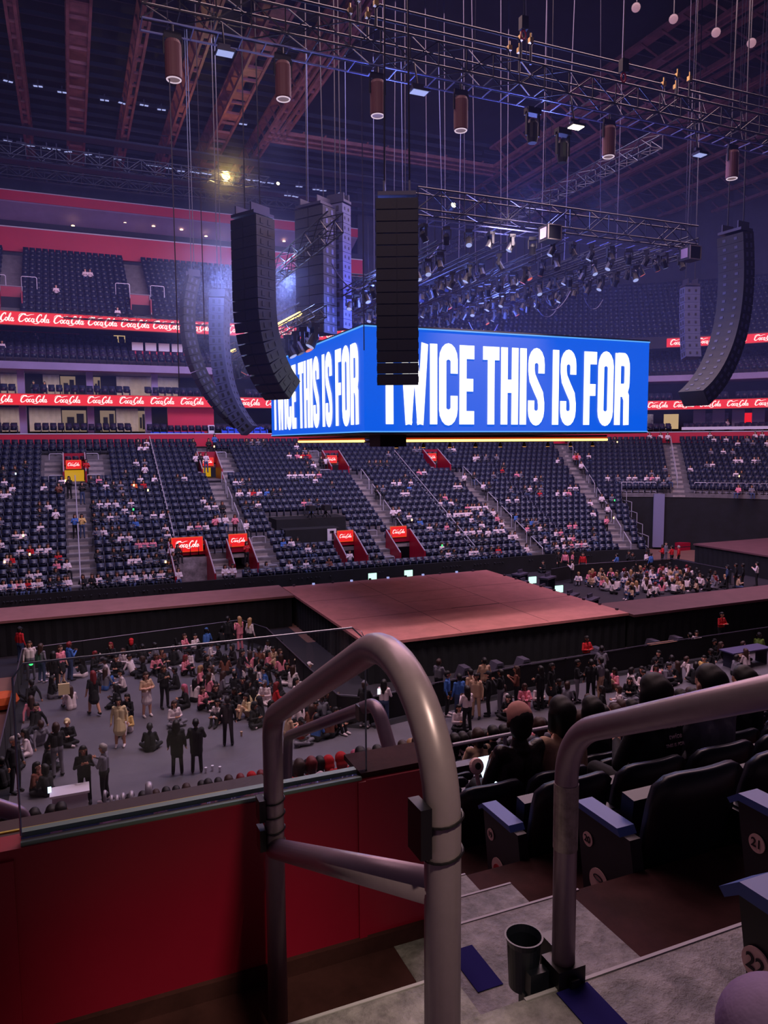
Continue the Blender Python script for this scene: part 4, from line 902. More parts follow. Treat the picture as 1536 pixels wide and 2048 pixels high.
# aisle-end seat standards with row numbers
mEnd = mat('seat end panel', (34, 28, 44), .45, vary=.1, scale=4.)
def disc(c, r, m, name, parent, n=28, stretch=1.4):
    b = MB(); vs = [(c[0], c[1]+r*math.cos(2*pi*j/n), c[2]+r*math.sin(2*pi*j/n)*stretch) for j in range(n)]
    vs2 = [(v[0]+.004, v[1], v[2]) for v in vs]; b.add(vs+vs2, [tuple(reversed(range(n))), tuple(range(n, 2*n))]+[(j, (j+1) % n, n+(j+1) % n, n+j) for j in range(n)]); return b.build(name, m, parent)
for r in range(22, 12, -1):
    y, z = nrow(r); x = CAM[0]+(2.22 if r != 22 else 1.27); y0_ = y-ND+.07
    o = tag(empty('seat_end_standard', (x+(.05 if r == 21 else 0), y0_, z-(.065 if r == 22 else .05))), 'dark aisle end panel with blue armrest, %s' % {22: 'nearest the camera', 21: 'second nearest, beside red round emblem', 20: 'behind the cup holder post', 19: 'with half red emblem, beyond the steps'}[r] if r > 18 else 'dark aisle end panel of the %s near row' % ORD[r-1], 'seat end')
    b = MB(); T = Matrix(((0, 1, 0, -.045), (1, 0, 0, 0), (0, 0, 1, 0), (0, 0, 0, 1)))
    b.prism([(-.05, .0), (.2, .0), (.25, .12), (.33, .60), (-.04, .60), (-.1, .3)], .06, T); b.build('side_panel', mEnd, o)
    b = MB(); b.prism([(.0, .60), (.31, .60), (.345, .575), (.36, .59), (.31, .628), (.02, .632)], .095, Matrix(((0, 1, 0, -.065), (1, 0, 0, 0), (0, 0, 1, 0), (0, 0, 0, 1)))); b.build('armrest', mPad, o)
    if r > 18:
        cyn = .235 if r != 22 else .275; zz = .47
        d1 = disc((-.052, cyn, zz), .034, mSticker, 'number_sticker', o, stretch=1.)
        T_ = text_mesh(str(r), .045, mInk, 'number', .0008); t = meshobj('number', T_, (-.054, cyn, zz), parent=d1); t.rotation_euler = (pi/2, 0, -pi/2)
        d2 = disc((-.052, .15, .30), .066, mSticker, 'round_emblem', o, stretch=1.)
        if r == 21:
            disc((-.055, .15, .30), .05, mLogoR, 'emblem_ball', d2, stretch=1.)
            t = meshobj('lettering', text_mesh('DETROIT\nPISTONS', .026, mSticker, 'lettering', .0006), (-.058, .15, .305), parent=d2); t.rotation_euler = (pi/2, 0, -pi/2)
        elif r == 19: disc((-.055, .15, .285), .045, mLogoR, 'emblem_ball', d2, stretch=1.)
        elif r == 20:
            b = MB(); b.tube([(-.056,   .15+.03*math.cos(a), .325+.012*math.sin(a)) for a in np.linspace(0, 2*pi, 16, endpoint=False)], .003, n=4, closed=True); b.build('emblem_ring', mInk, d2)
# two white rails by each vomitory, aisle handrails, dividing rails of the far stand
def urail(t, rho, z, w=1.0, h=.9, lab=None, grp=None):
    b = MB(); p = PT(t, rho, z); b.tube(fillet([(-w/2, 0, 0), (-w/2, 0, h), (w/2, 0, h), (w/2, 0, 0)], [.12, .12], 4), .035, n=6)
    return tag(b.build('guard_rail', mRailW, loc=p, rz=tang(t)), lab, 'rail', grp)
for (t, rho, z) in [(v[0]+s*1.35, R0+RD*q+.1, rowz(q-1)) for v in VOMS[:4] for s in (-1, 1) for q in (20, 16)]+[(v[0]+s*(v[1]+.9), R0+RD*q+.1, rowz(q-1)) for v in VOMS[5:] for s in (-1, 1) for q in (5, 1)]:
    urail(t, rho, z, lab='pale bent guard rail beside a tunnel of the far stand', grp='guard rails at the tunnels')
for (t, rho, z) in ((-23, 37, 23.5), (-20.6, 37, 23.5), (-13, 37, 23.5), (-10, 37, 23.5)): urail(t, rho, z, 1.2, 1., 'pale bent guard rail in the upper seats at left', 'guard rails of the upper seats')
for (t, k0, k1, n_, off) in ((5.85, 4, 16, 4, 0), (16.2, 0, 16, 6, 0), (X0+20.2, 0, 22, 8, 0), (-6.5, 5, 16, 4, 0)):
    for i in range(n_):
        a = k0+(k1-k0)*(i+.1)/n_; c = k0+(k1-k0)*(i+.85)/n_; b = MB()
        P0 = Vector(PT(t, R0+RD*a, Z0+RR*a-.2)); P1 = Vector(PT(t, R0+RD*c, Z0+RR*c-.2)); U = Vector((0, 0, .95))
        b.tube(fillet([(0, 0, 0), U, P1-P0+U, P1-P0], [.12, .12], 4), .04, n=6); tag(b.build('aisle_handrail', mRailW, loc=P0), 'pale aisle handrail on the steps of the far stand', 'handrail', 'aisle handrails of the far stand')
for t, k0, k1 in ((-11.55, 5, 22.5), (10.4, 1, 19)):
    P0 = Vector(PT(t, R0+RD*k0, Z0+RR*k0)); P1 = Vector(PT(t, R0+RD*k1, Z0+RR*k1)); b = MB()
    for h in (.5, .9): b.tube([Vector((0, 0, h)), P1-P0+Vector((0, 0, h))], .035, n=6)
    for i in range(14): b.tube([(P1-P0)*(i/13), (P1-P0)*(i/13)+Vector((0, 0, .9))], .025, n=5)
    tag(b.build('dividing_rail', mRailW, loc=P0), 'long sloping dividing rail between seat blocks, %s' % ('left one above the wide tunnel' if t < 0 else 'right one'), 'rail')
for (t, k0, k1) in ((-17.7, 0, 15), (X0+39, 12, 22)):
    P0 = Vector(PT(t, R0+RD*k0, Z0+RR*k0)); P1 = Vector(PT(t, R0+RD*k1, Z0+RR*k1)); b = MB(); b.tube([(0, 0, .9), P1-P0+Vector((0, 0, .9))], .04, n=6)
    for i in range(8): b.tube([(P1-P0)*(i/7), (P1-P0)*(i/7)+Vector((0, 0, .9))], .03, n=5)
    tag(b.build('aisle_handrail', mRailW, loc=P0), 'centre handrail of the %s aisle' % ('leftmost' if t < 0 else 'far corner'), 'handrail')
# white railing above the end drape
for i in range(17):
    t0 = X0+26.3+2.7*i; t1 = t0+2.45
    if X0+36.8 < t1 and t0 < X0+40.2: continue
    p0, p1 = Vector(PT(t0, 23.1, 5.3)), Vector(PT(t1, 23.1, 5.3)); d = p1-p0; b = MB()
    for h in (.12, .55, .98): b.tube([Vector((0, 0, h)), d+Vector((0, 0, h))], .028, n=5)
    for q in (0, .5, 1): b.tube([d*q, d*q+Vector((0, 0, 1.))], .028, n=5)
    tag(b.build('white_railing', mRailW, loc=p0), 'white railing section above the black end drape', 'railing', 'white railings above the end drape')
for k in range(0, 11, 2):
    p0, p1 = Vector(PT(X0+25.8, R0+RD*k, rowz(k)+.5)), Vector(PT(X0+25.8, R0+RD*(k+2), rowz(k)+.5)); b = MB(); d = p1-p0
    for h in (.1, .95): b.tube([Vector((0, 0, h)), d+Vector((0, 0, h))], .03, n=5)
    for q in (0, 1): b.tube([d*q, d*q+Vector((0, 0, .97))], .03, n=5)
    tag(b.build('white_railing', mRailW, loc=p0), 'stepped white railing section going down beside the black drape', 'railing', 'stepped railings beside the drape')
for t in (-22, -11.6):
    b = MB(); b.b2((t-.8, 36.6, 22.6), (t+.8, 36.75, 23.5)); b.b2((t-.9, 35.4, 20.6), (t-.8, 36.75, 23.)); b.b2((t+.8, 35.4, 20.6), (t+.9, 36.75, 23.)); struct(b, 'wall_vomitory_upper', mRed)
    b = MB(); b.tube([(t-.85, 35.3, 21.6), (t-.85, 36.6, 23.55), (t+.85, 36.6, 23.55), (t+.85, 35.3, 21.6)], .05, n=6); struct(b, 'trim_vomitory_cap', mRailW)
    b = MB(); b.b2((t-.8, 36.3, 20.5), (t+.8, 36.5, 22.6)); struct(b, 'wall_vomitory_shade', mDark)  # dark sheet stands in for the shaded tunnel opening
# black camera platform with camera tripod shape in the far stand
o = tag(empty('camera_platform', (-.5, R0+RD*6, rowz(6))), 'black draped camera platform with a white number square in the far stand', 'platform')
b = MB(); b.b2((-3.5, .2, -.3), (2., 2.6, 1.15)); b.b2((-3.2, -1.2, -1.0), (1., .2, .5)); b.build('platform_body', mBlack, o)
b = MB(); b.b2((.0, -1.26, -.45), (.7, -1.22, .45)); pn = b.build('number_square', mWhite, o); b = MB(); b.b2((.35, -1.3, -.35), (.5, -1.27, .3)); b.b2((.2, -1.3, .15), (.5, -1.27, .3)); b.build('number_mark', mInk, pn)
for s in (-.7, .5):
    b = MB(); b.box((s, .5, 1.9), (.5, .9, .4)); b.tube([(s, .5, 1.7), (s, .5, 1.15)], .06, n=6)
    for a in (0, 2.1, 4.2): b.tube([(s, .5, 1.6), (s+.4*math.cos(a), .5+.4*math.sin(a), 1.15)], .03, n=5)
    tag(b.build('broadcast_camera', mSpk, loc=o.location), 'black broadcast camera on the draped platform, %s one' % ('left' if s < 0 else 'right'), 'camera')
# ------------------------------------------------------------------ people
SKIN, TOP, BOT, SHOE, EYE, LIP = range(6)
def capsule(p0, p1, ra, rb, n=12, m=5, sx=1.):
    p0 = Vector(p0); p1 = Vector(p1); ax = (p1-p0); L = ax.length; z = ax.normalized() if L > 1e-6 else Vector((0, 0, 1)); x = z.orthogonal().normalized(); y = z.cross(x)
    vs = []; rings = []
    for k in range(1, m+1): a = -pi/2+pi/2*k/m; rings.append((ra*math.cos(a), ra*math.sin(a)))
    for k in range(0, m): a = pi/2*k/m; rings.append((rb*math.cos(a), L+rb*math.sin(a)))
    for r, h in rings: vs += [p0+z*h+(x*math.cos(2*pi*j/n)+y*math.sin(2*pi*j/n))*r for j in range(n)]
    N = len(rings); fs = [(i*n+j, i*n+(j+1) % n, (i+1)*n+(j+1) % n, (i+1)*n+j) for i in range(N-1) for j in range(n)]
    b0 = len(vs); vs += [p0-z*ra, p0+z*(L+rb)]
    fs += [(b0, (j+1) % n, j) for j in range(n)]+[(b0+1, (N-1)*n+j, (N-1)*n+(j+1) % n) for j in range(n)]
    return vs, fs
def remesh(prims, voxel, mats, name, tris=None, smooth=2):
    vs = []; fs = []
    for p in prims:
        v, f = capsule(*p[:4]); n = len(vs); vs += v; fs += [tuple(n+i for i in q) for q in f]
    me = bpy.data.meshes.new(name+'_src'); me.from_pydata([tuple(v) for v in vs], [], fs); o = bpy.data.objects.new('src', me); COL.objects.link(o)
    m = o.modifiers.new('r', 'REMESH'); m.mode = 'VOXEL'; m.voxel_size = voxel; m.use_smooth_shade = True
    if smooth: m2 = o.modifiers.new('s', 'SMOOTH'); m2.iterations = smooth; m2.factor = .5
    if tris: m3 = o.modifiers.new('d', 'DECIMATE'); m3.ratio = tris
    dg = bpy.context.evaluated_depsgraph_get(); out = bpy.data.meshes.new_from_object(o.evaluated_get(dg)); bpy.data.objects.remove(o); bpy.data.meshes.remove(me)
    out.name = name; out.materials.clear()
    for q in mats: out.materials.append(q)
    nf = len(out.polygons); C = np.empty(nf*3); out.polygons.foreach_get('center', C); C = C.reshape(-1, 3); best = np.full(nf, 1e9); idx = np.zeros(nf, int)
    for p in prims:
        a = np.array(p[0], float); b_ = np.array(p[1], float); d = b_-a; L2 = max(1e-9, d@d); t = np.clip(((C-a)@d)/L2, 0, 1)
        dist = np.linalg.norm(C-a-t[:, None]*d, axis=1)-(p[2]+(p[3]-p[2])*t)-(.004 if p[4] in (EYE, LIP) else 0.)
        w = dist < best; best[w] = dist[w]; idx[w] = p[4]
    out.polygons.foreach_set('material_index', idx); out.polygons.foreach_set('use_smooth', [True]*nf); out.update(); return out
def body(pose, style='trousers', hd=True, g=0.):
    P = {}; V = Vector
    def mid(a, b, t): return V(a)*(1-t)+V(b)*t
    sit = pose not in ('stand', 'phone', 'walk', 'fold', 'lean')
    z0 = {'chair': .52, 'floor': .13, 'legs': .13, 'hug': .13, 'kneel': .26}.get(pose, .92)
    lean = {'chair': .0, 'floor': .07, 'legs': -.16, 'hug': .06, 'kneel': .04, 'lean': .12}.get(pose, 0.)
    pel = V((0, 0, z0)); che = V((0, lean, z0+.33)); nek = V((0, lean*1.3, z0+.50)); hd0 = V((0, lean*1.3+.02, z0+.64))
    sh = [V((s*.165, lean*1.15, z0+.44)) for s in (-1, 1)]; hip = [V((s*.09, 0, z0-.02)) for s in (-1, 1)]
    if pose == 'chair': kn = [V((s*.13, .44, .50)) for s in (-1, 1)]; an = [V((s*.13, .46, .10)) for s in (-1, 1)]
    elif pose == 'floor': kn = [V((s*.33, .30, .15)) for s in (-1, 1)]; an = [V((-s*.12, .36+.04*s, .08)) for s in (-1, 1)]
    elif pose == 'legs': kn = [V((-.1, .42, .22)), V((.12, .42, .12))]; an = [V((-.12, .80, .09)), V((.12, .86, .08))]
    elif pose == 'hug': kn = [V((s*.11, .34, .47)) for s in (-1, 1)]; an = [V((s*.1, .46, .09)) for s in (-1, 1)]
    elif pose == 'kneel': kn = [V((s*.13, .36, .09)) for s in (-1, 1)]; an = [V((s*.16, -.08, .07)) for s in (-1, 1)]; hip = [V((s*.1, -.02, .24)) for s in (-1, 1)]
    elif pose == 'walk': kn = [V((-.1, .16, .50)), V((.1, -.02, .49))]; an = [V((-.1, .22, .09)), V((.1, -.28, .14))]
    else: kn = [V((s*.11, .02, .49)) for s in (-1, 1)]; an = [V((s*.13, -.02, .09)) for s in (-1, 1)]
    if pose in ('stand', 'walk'): el = [V((s*.245, lean-.03, z0+.19)) for s in (-1, 1)]; wr = [V((s*.26, lean+.05, z0-.04)) for s in (-1, 1)]
    elif pose in ('phone', 'kneel', 'chair', 'floor'): el = [V((s*.25, lean+.06, z0+.19)) for s in (-1, 1)]; wr = [V((s*.09, lean+.27, z0+.24 if pose != 'phone' else z0+.34)) for s in (-1, 1)]
    elif pose in ('fold', 'hug'): el = [V((s*.26, lean+.08, z0+.2)) for s in (-1, 1)]; wr = [V((-s*.05, lean+.24+(.12 if pose == 'hug' else 0), z0+.22)) for s in (-1, 1)]
    elif pose == 'lean': el = [V((s*.26, .22, z0+.2)) for s in (-1, 1)]; wr = [V((s*.18, .42, z0+.12)) for s in (-1, 1)]
    else: el = [V((s*.27, -.28, .33)) for s in (-1, 1)]; wr = [V((s*.28, -.38, .09)) for s in (-1, 1)]
    A = []; legm = SKIN if style in ('skirt', 'dress') else BOT; wide = style == 'coat'
    e_ = .025 if wide else 0.
    for s in (-1, 1):
        A.append((pel+V((s*.065, 0, 0)), che+V((s*.075, 0, 0)), .112+e_, .115+e_, TOP))
        A.append((che+V((s*.05, 0, .02)), sh[0 if s < 0 else 1], .10+e_, .066+e_, TOP))
        A.append((pel+V((s*.065, 0, -.04)), pel+V((s*.065, 0, .02)), .122, .118, BOT if style != 'dress' else TOP))
    if pose in ('stand', 'phone', 'walk', 'fold', 'lean'):
        if style == 'skirt': A.append((pel+V((0, 0, -.02)), pel+V((0, 0, -.30)), .15, .20, BOT))
        if style == 'dress': A.append((pel+V((0, 0, .02)), pel+V((0, 0, -.32)), .15, .22, TOP))
        if style == 'coat': A.append((pel+V((-.04, 0, .02)), pel+V((-.04, 0, -.24)), .15, .155, TOP)); A.append((pel+V((.04, 0, .02)), pel+V((.04, 0, -.24)), .15, .155, TOP))
    elif style in ('skirt', 'dress'): A.append((mid(hip[0], kn[0], .1), mid(hip[1], kn[1], .5), .11, .10, BOT if style == 'skirt' else TOP)); A.append((mid(hip[1], kn[1], .1), mid(hip[0], kn[0], .5), .11, .10, BOT if style == 'skirt' else TOP))
    A.append((nek-V((0, 0, .05)), hd0-V((0, 0, .05)), .058, .052, SKIN)); A.append((nek-V((0, 0, .05)), nek-V((0, 0, .02)), .085, .07, TOP))
    A.append((hd0+V((0, -.012, .04)), hd0+V((0, .0, .055)), .096, .094, SKIN)); A.append((hd0+V((0, .03, -.045)), hd0+V((0, .02, .03)), .058, .078, SKIN))
    if hd:
        A.append((hd0+V((0, .093, .03)), hd0+V((0, .108, -.002)), .011, .017, SKIN))
        for s in (-1, 1): A.append((hd0+V((s*.034, .086, .03)), hd0+V((s*.038, .084, .03)), .011, .011, EYE)); A.append((hd0+V((s*.096, -.005, .02)), hd0+V((s*.094, .0, -.015)), .016, .012, SKIN))
        A.append((hd0+V((-.02, .083, -.042)), hd0+V((.02, .083, -.042)), .010, .010, LIP))
    for i, s in ((0, -1), (1, 1)):
        A.append((hip[i], kn[i], .092, .064, legm)); A.append((kn[i], mid(kn[i], an[i], .35), .062, .062 if legm == BOT else .056, legm)); A.append((mid(kn[i], an[i], .3), an[i], .060, .045 if legm == SKIN else .055, legm))
        f = V((0, .17, -.045)) if an[i].z < .2 and pose not in ('legs', 'kneel') else (V((0, .07, .14)) if pose == 'legs' else V((0, -.16, -.03)))
        if pose == 'floor': f = V((-s*.12, .05, -.02))
        A.append((an[i]-V((0, .02, .02)), an[i]+f, .05, .036, SHOE))
        A.append((sh[i], el[i], .058+e_*.5, .046+e_*.5, TOP)); A.append((el[i], wr[i], .045+e_*.4, .032+e_*.3, TOP if g == 0 else SKIN))
        d = (wr[i]-el[i]).normalized(); q = wr[i]+d*.03; A.append((wr[i], q, .025, .03, SKIN)); A.append((q, q+d*.045, .030, .030, SKIN))
        if hd:
            side = V((0, 1, 0)) if pose in ('stand', 'walk') else V((0, 0, 1)); side = (side-d*side.dot(d)).normalized(); cur = side.cross(d)*(-s if pose in ('stand', 'walk') else s)
            for k in range(4):
                b0 = q+d*.055+side*(.024-.016*k); L_ = (.036, .042, .039, .030)[k]; b1 = b0+d*L_+cur*.008; b2 = b1+d*L_*.5+cur*.024
                A.append((b0, b1, .0095, .009, SKIN)); A.append((b1, b2, .009, .0075, SKIN))
            t0 = q+side*.028; t1 = t0+side*.026+d*.03; A.append((t0, t1, .012, .010, SKIN)); A.append((t1, t1+d*.025+cur*.008, .010, .008, SKIN))
    return A, hd0
def hair_prims(h, kind):
    H = h; A = []; V = Vector
    A.append((H+V((0, -.03, .05)), H+V((0, .0, .075)), .104, .096, 0))
    A.append((H+V((0, -.05, -.01)), H+V((0, -.045, .05)), .084, .10, 0))
    if kind == 'long':
        for s in (-1, 1): A.append((H+V((s*.07, -.03, .03)), H+V((s*.075, -.05, -.20)), .05, .05, 0))
        A.append((H+V((0, -.07, .0)), H+V((0, -.11, -.30)), .085, .06, 0))
    if kind == 'bob':
        for s in (-1, 1): A.append((H+V((s*.075, -.01, .03)), H+V((s*.075, .0, -.09)), .045, .04, 0))
        A.append((H+V((0, -.06, .0)), H+V((0, -.06, -.10)), .085, .07, 0))
    if kind == 'hood': A = [(H+V((0, -.03, .04)), H+V((0, -.01, .05)), .118, .11, 0), (H+V((0, -.07, -.05)), H+V((0, -.08, -.10)), .11, .1, 0)]
    if kind == 'cap': A = [(H+V((0, -.012, .068)), H+V((0, .0, .08)), .105, .098, 0), (H+V((-.03, .10, .065)), H+V((-.02, .16, .05)), .022, .018, 0), (H+V((.03, .10, .065)), H+V((.02, .16, .05)), .022, .018, 0), (H+V((0, .11, .06)), H+V((0, .165, .05)), .025, .02, 0)]
    if kind == 'under': A = [(H+V((0, -.035, -.03)), H+V((0, -.03, .05)), .088, .101, 0)]
    return A
PAL = {'white': (225, 205, 212), 'black': (22, 22, 30), 'pink': (225, 130, 150), 'red': (190, 22, 34), 'blue': (62, 104, 178), 'grey': (112, 108, 122), 'yellow': (214, 176, 110), 'orange': (214, 96, 44), 'brown': (116, 66, 54), 'beige': (196, 160, 134), 'cream': (226, 202, 160), 'green': (110, 140, 60), 'denim': (58, 72, 108), 'navy': (30, 36, 66), 'dark': (32, 30, 40), 'violet': (104, 84, 128), 'rose': (206, 144, 134)}
HAIR = {'black': (16, 12, 16), 'brown': (58, 34, 28), 'red': (120, 26, 34), 'blond': (170, 130, 90), 'grey': (150, 140, 140), 'pinkhair': (190, 90, 120)}
CM = {k: mat('cloth '+k, v, .85) for k, v in PAL.items()}; HM = {k: mat('hair '+k, v, .6) for k, v in HAIR.items()}
SKM = [mat('skin %d' % i, c, .55) for i, c in enumerate(((224, 168, 146), (200, 142, 116), (150, 98, 78), (96, 62, 50)))]
mLip = mat('lips', (170, 80, 84), .5); mEye = mat('eye dark', (24, 16, 16), .3)
PROTO = {}
def get_body(pose, style, hd):
    k = (pose, style, hd)
    if k not in PROTO:
        A, h = body(pose, style, hd, g=1. if style in ('skirt',) else 0.)
        me = remesh(A, .0105 if hd else .028, [SKM[0], CM['white'], CM['black'], CM['dark'], mEye, mLip], 'body', None if hd else .45, 1)
        PROTO[k] = (me, h)
    return PROTO[k]
def get_hair(pose, h, kind):
    k = ('hair', pose, kind)
    if k not in PROTO: PROTO[k] = remesh(hair_prims(h, kind), .018, [HM['black']], 'hair' if kind not in ('cap', 'hood') else kind, None, 1)
    return PROTO[k]
PEOPLE = []                   # records
RP = random.Random(21)
NFAR = 0
def setmat(o, i, m): o.material_slots[i].link = 'OBJECT'; o.material_slots[i].material = m
def person(loc, rz, pose, top, bot='black', style='trousers', hair='black', hk=None, skin=None, where='', extra=None, scale=1., hd=True, shoe=None):
    me, h = get_body(pose, style, hd); o = meshobj('person', me, loc, rz); o.scale = (scale,)*3
    skin = RP.choice((0, 0, 1, 1, 2, 3)) if skin is None else skin; hk = hk or RP.choice(('long', 'long', 'bob', 'short'))
    setmat(o, 0, SKM[skin]); setmat(o, 1, CM[top]); setmat(o, 2, CM[bot]); setmat(o, 3, CM[shoe or RP.choice(('white', 'dark', 'black'))])
    hm = get_hair(pose, h, hk); c = meshobj(hk if hk in ('cap', 'hood') else 'hair', hm, parent=o); setmat(c, 0, CM[hair] if hk in ('cap', 'hood') and hair in CM and hair not in ('black', 'brown', 'red', 'grey') else (CM[hair] if hk in ('cap', 'hood') else HM[hair]))
    if hk == 'cap': c2 = meshobj('hair', get_hair(pose, h, 'under'), parent=o); setmat(c2, 0, HM['black' if hair != 'grey' else 'brown'])
    pt = {'chair': 'seated', 'floor': 'sitting cross-legged', 'legs': 'sitting with legs stretched out', 'hug': 'sitting with knees drawn up', 'kneel': 'kneeling', 'stand': 'standing', 'phone': 'standing with raised hands', 'walk': 'walking', 'fold': 'standing with folded arms', 'lean': 'leaning forward'}[pose]
    PEOPLE.append((o, top, hair if hk not in ('cap', 'hood') else hk, pt, where, style, extra)); return o
def crop(cx0, cy0, k, x, y): return cx0+x*k, cy0+y*k
TC = {'w': 'white', 'k': 'black', 'p': 'pink', 'r': 'red', 'b': 'blue', 'g': 'grey', 'y': 'yellow', 'o': 'orange', 'n': 'brown', 'e': 'beige', 'c': 'cream', 'G': 'green', 'd': 'denim', 'v': 'violet'}
HC = {'k': 'black', 'n': 'brown', 'r': 'red', 'l': 'blond', 'g': 'grey', 'p': 'pinkhair', 'c': 'beige'}
def face(p, tx, ty): return math.atan2(ty-p[1], tx-p[0])-pi/2
# the left pit.  x,y = crop pixels of what touches the floor
PIT_L = """125 372 st rdk cap;185 470 st wgn long;250 490 st gdn long;325 545 st kkk long;365 500 st pkn long skirt;410 480 ph bdr short;560 682 wa kkr long skirt;712 868 st cck bob dress;870 690 fo ewn long skirt;975 640 ph kkn long;1350 862 st kkk short;1415 530 le kdk long;345 1045 ph kgn bob;505 1205 ph kkk long;600 1195 ph gkg short;1050 1030 st kkk long coat;1165 1020 fo kkk short coat;1350 300 st kkk short;1420 300 ph ppl long;1480 310 st wkl long;425 655 hu wwn long;405 860 fl kkc cap;890 905 fl kkk short;1030 745 fl wgn long;1110 640 fl kkp long;1195 655 hu pkn long;735 545 fl wkk short;705 640 fl kkk long;765 700 hu kkk long;760 790 hu ywk long;175 600 le2 kkk short;190 700 le2 pgn long;205 770 le2 kkk short;235 860 le2 ggn short;170 930 fl wwk long;95 1140 st kkg short;270 1020 fl kkk cap;190 1150 fl nkk long;500 462 fl kwk long;490 375 fl kkp long;575 362 fl wgk short;665 365 fl kkr long;695 450 fl kkk short;740 405 fl wkn long;780 345 hu kkr hood;790 445 le2 wkk short;555 425 fl kkr long;620 540 hu gbn long;925 440 hu pkn long;930 372 fl gkk bob;1028 300 fl kkk cap;1085 312 fl pkn long;1128 312 fl wkk short;1222 278 fl bkb cap;1130 410 fl wwk hood;1092 450 hu pkr long;1022 392 fl kkk short;1215 448 fl kkk long;1240 362 fl wgk short;1308 378 fl kkk short;1322 268 fl kkk short;1390 380 fl kkk bob;1335 450 fl nkk long;1262 520 hu wkn long;1312 560 fl gkn long;1232 572 hu pkn long;1372 562 hu kgk short;1300 735 hu wkk long;1475 700 hu cek long;1500 752 fl kkk hood;1492 540 fl kkk long;1440 590 hu kkk short;1052 530 fl kkk short;1180 520 hu pkl long;330 450 fl kwk bob;300 590 fl kgk long;120 1000 fl gkk cap;30 1120 fl kkk short;250 1160 fl kkk bob;420 400 hu kkn short;850 385 fl kgk short;980 400 hu nkn bob;1060 380 fl gkk long;1170 370 fl kkk bob;1440 470 fl wek long;1480 430 hu pgn long;1520 520 fl wkk bob;1270 640 fl kkn long;1150 610 fl wkk long;640 470 fl wkk short;870 455 fl kkn bob;1400 660 hu kkk long"""
PIT_M = """200 470 hu wgk long;232 400 hu nek short;300 352 fl wkk long;282 420 hu pek long;342 350 fl kkk short;352 410 fl kkn bob;372 450 fl pkn long;300 505 fl kkk long;420 440 hu nkn long;457 480 hu wwc cap;432 525 fl wwn long;520 500 fl wkw cap;190 572 fl kkk long;277 612 fl wwg cap;330 630 hu rkr long;268 525 fl bkk short;185 690 hu cek long;212 745 fl kkk hood;275 745 fl wek long;405 820 fl eek short;480 855 fl rgk cap;560 845 fl bkk long;490 745 fl wkk long;612 715 hu gkn short;640 680 fl kbk short;682 790 hu kkk long;620 825 fl nkk hood;540 650 fl wkk bob;572 665 fl gkk short;855 755 fo kgg cap;970 745 ph wdk long;1342 685 st bkk short;1292 600 fo gkn short;1512 700 st eek short;1460 790 ph wkk long;690 700 fl kkn long;600 600 fl kkk long;250 480 fl gkk bob;310 410 fl eek short;150 500 fl wkn long;160 620 fl kkk long;395 500 fl kwk bob;360 560 fl kkk short;445 600 hu wkk long;520 740 fl kwk short;560 760 fl nkn long;660 640 fl kkk short;730 730 fl kkk long"""
PIT_R = """40 545 st bdk short;157 545 st eek short;207 470 ph eek short;227 545 ph kkk cap;277 535 ph kgk short;357 515 ph nkn long;400 505 hu ppn bob;440 500 fl wkn bob;470 515 fo kkk long;520 500 st kkk long dress;640 480 fo kgk short;668 480 st kkk short;755 410 le gkk short;742 470 ph gek short;120 625 fl wkk long;835 425 hu pek long;887 425 hu wkk bob;927 430 hu wek short;1020 405 fl pkk long;1005 372 fl wwk hood;1098 365 fl ggk short;1040 335 fl kkk short;1172 362 le2 wkn short;1250 360 fl yyk short;1186 248 fl kkk short;1212 232 fl wkk bob;1300 275 fl kkk cap;1345 260 fl kkn long;1335 290 le2 kwn long;1505 248 fl Ggk cap;560 480 fl kkk short;600 500 hu gkn bob;800 430 fl kkk long;960 420 fl kkk long;1060 400 fl gkk short;1130 395 fl kkn long;1210 400 fl kkk bob;1290 330 fl kkk short;900 470 fl kgk long;780 520 fl kkk long;980 470 fl gkn bob;330 560 fl kkk long;300 520 hu wkn bob;690 560 fl kkn long;860 520 fl wkn bob;1420 290 fl ekn short;1450 330 fl wkn long;1390 360 fl gkk short"""
CODE = {'st': 'stand', 'ph': 'phone', 'wa': 'walk', 'fo': 'fold', 'le': 'lean', 'fl': 'floor', 'hu': 'hug', 'le2': 'legs', 'kn': 'kneel', 'ch': 'chair'}
taken = []
def parse(txt, crp, where, zf=0.0, fcb=None):
    for rec in txt.split(';'):
        f = rec.split(); x, y = crop(*crp, float(f[0]), float(f[1])); p = at(x, y, Z=zf); pose = CODE[f[2]]
        c = f[3]; hk = f[4] if len(f) > 4 else None; style = f[5] if len(f) > 5 else 'trousers'
        if pose in ('floor', 'hug', 'kneel'): p = p+np.array([0, .15, 0])
        if pose in ('stand', 'phone', 'walk', 'fold', 'lean'): rz = {'wa': .2}.get(f[2], RP.uniform(-1.2, 1.2)+(pi if RP.random() < .35 else 0))
        else: rz = RP.uniform(-pi, pi)
        for q in range(12):                                # keep neighbours from overlapping
            hit = [t for t in taken if math.hypot(t[0]-p[0], t[1]-p[1]) < .52]
            if not hit: break
            t = hit[0]; d = np.array([p[0]-t[0]+1e-3, p[1]-t[1]+1e-3]); d = d/np.linalg.norm(d)*.54; p[0], p[1] = t[0]+d[0], t[1]+d[1]
        taken.append((p[0], p[1]))
        if fcb: rz = fcb(rec, rz)
        hair = c[2]; hair = TC.get(hair, HC.get(hair, 'black')) if hk in ('cap', 'hood') else HC.get(hair, 'black')
        w_ = where(x, y) if callable(where) else where
        person((p[0], p[1], zf+.012), rz, pose, TC[c[0]], TC[c[1]], style, hair, hk, where=w_)
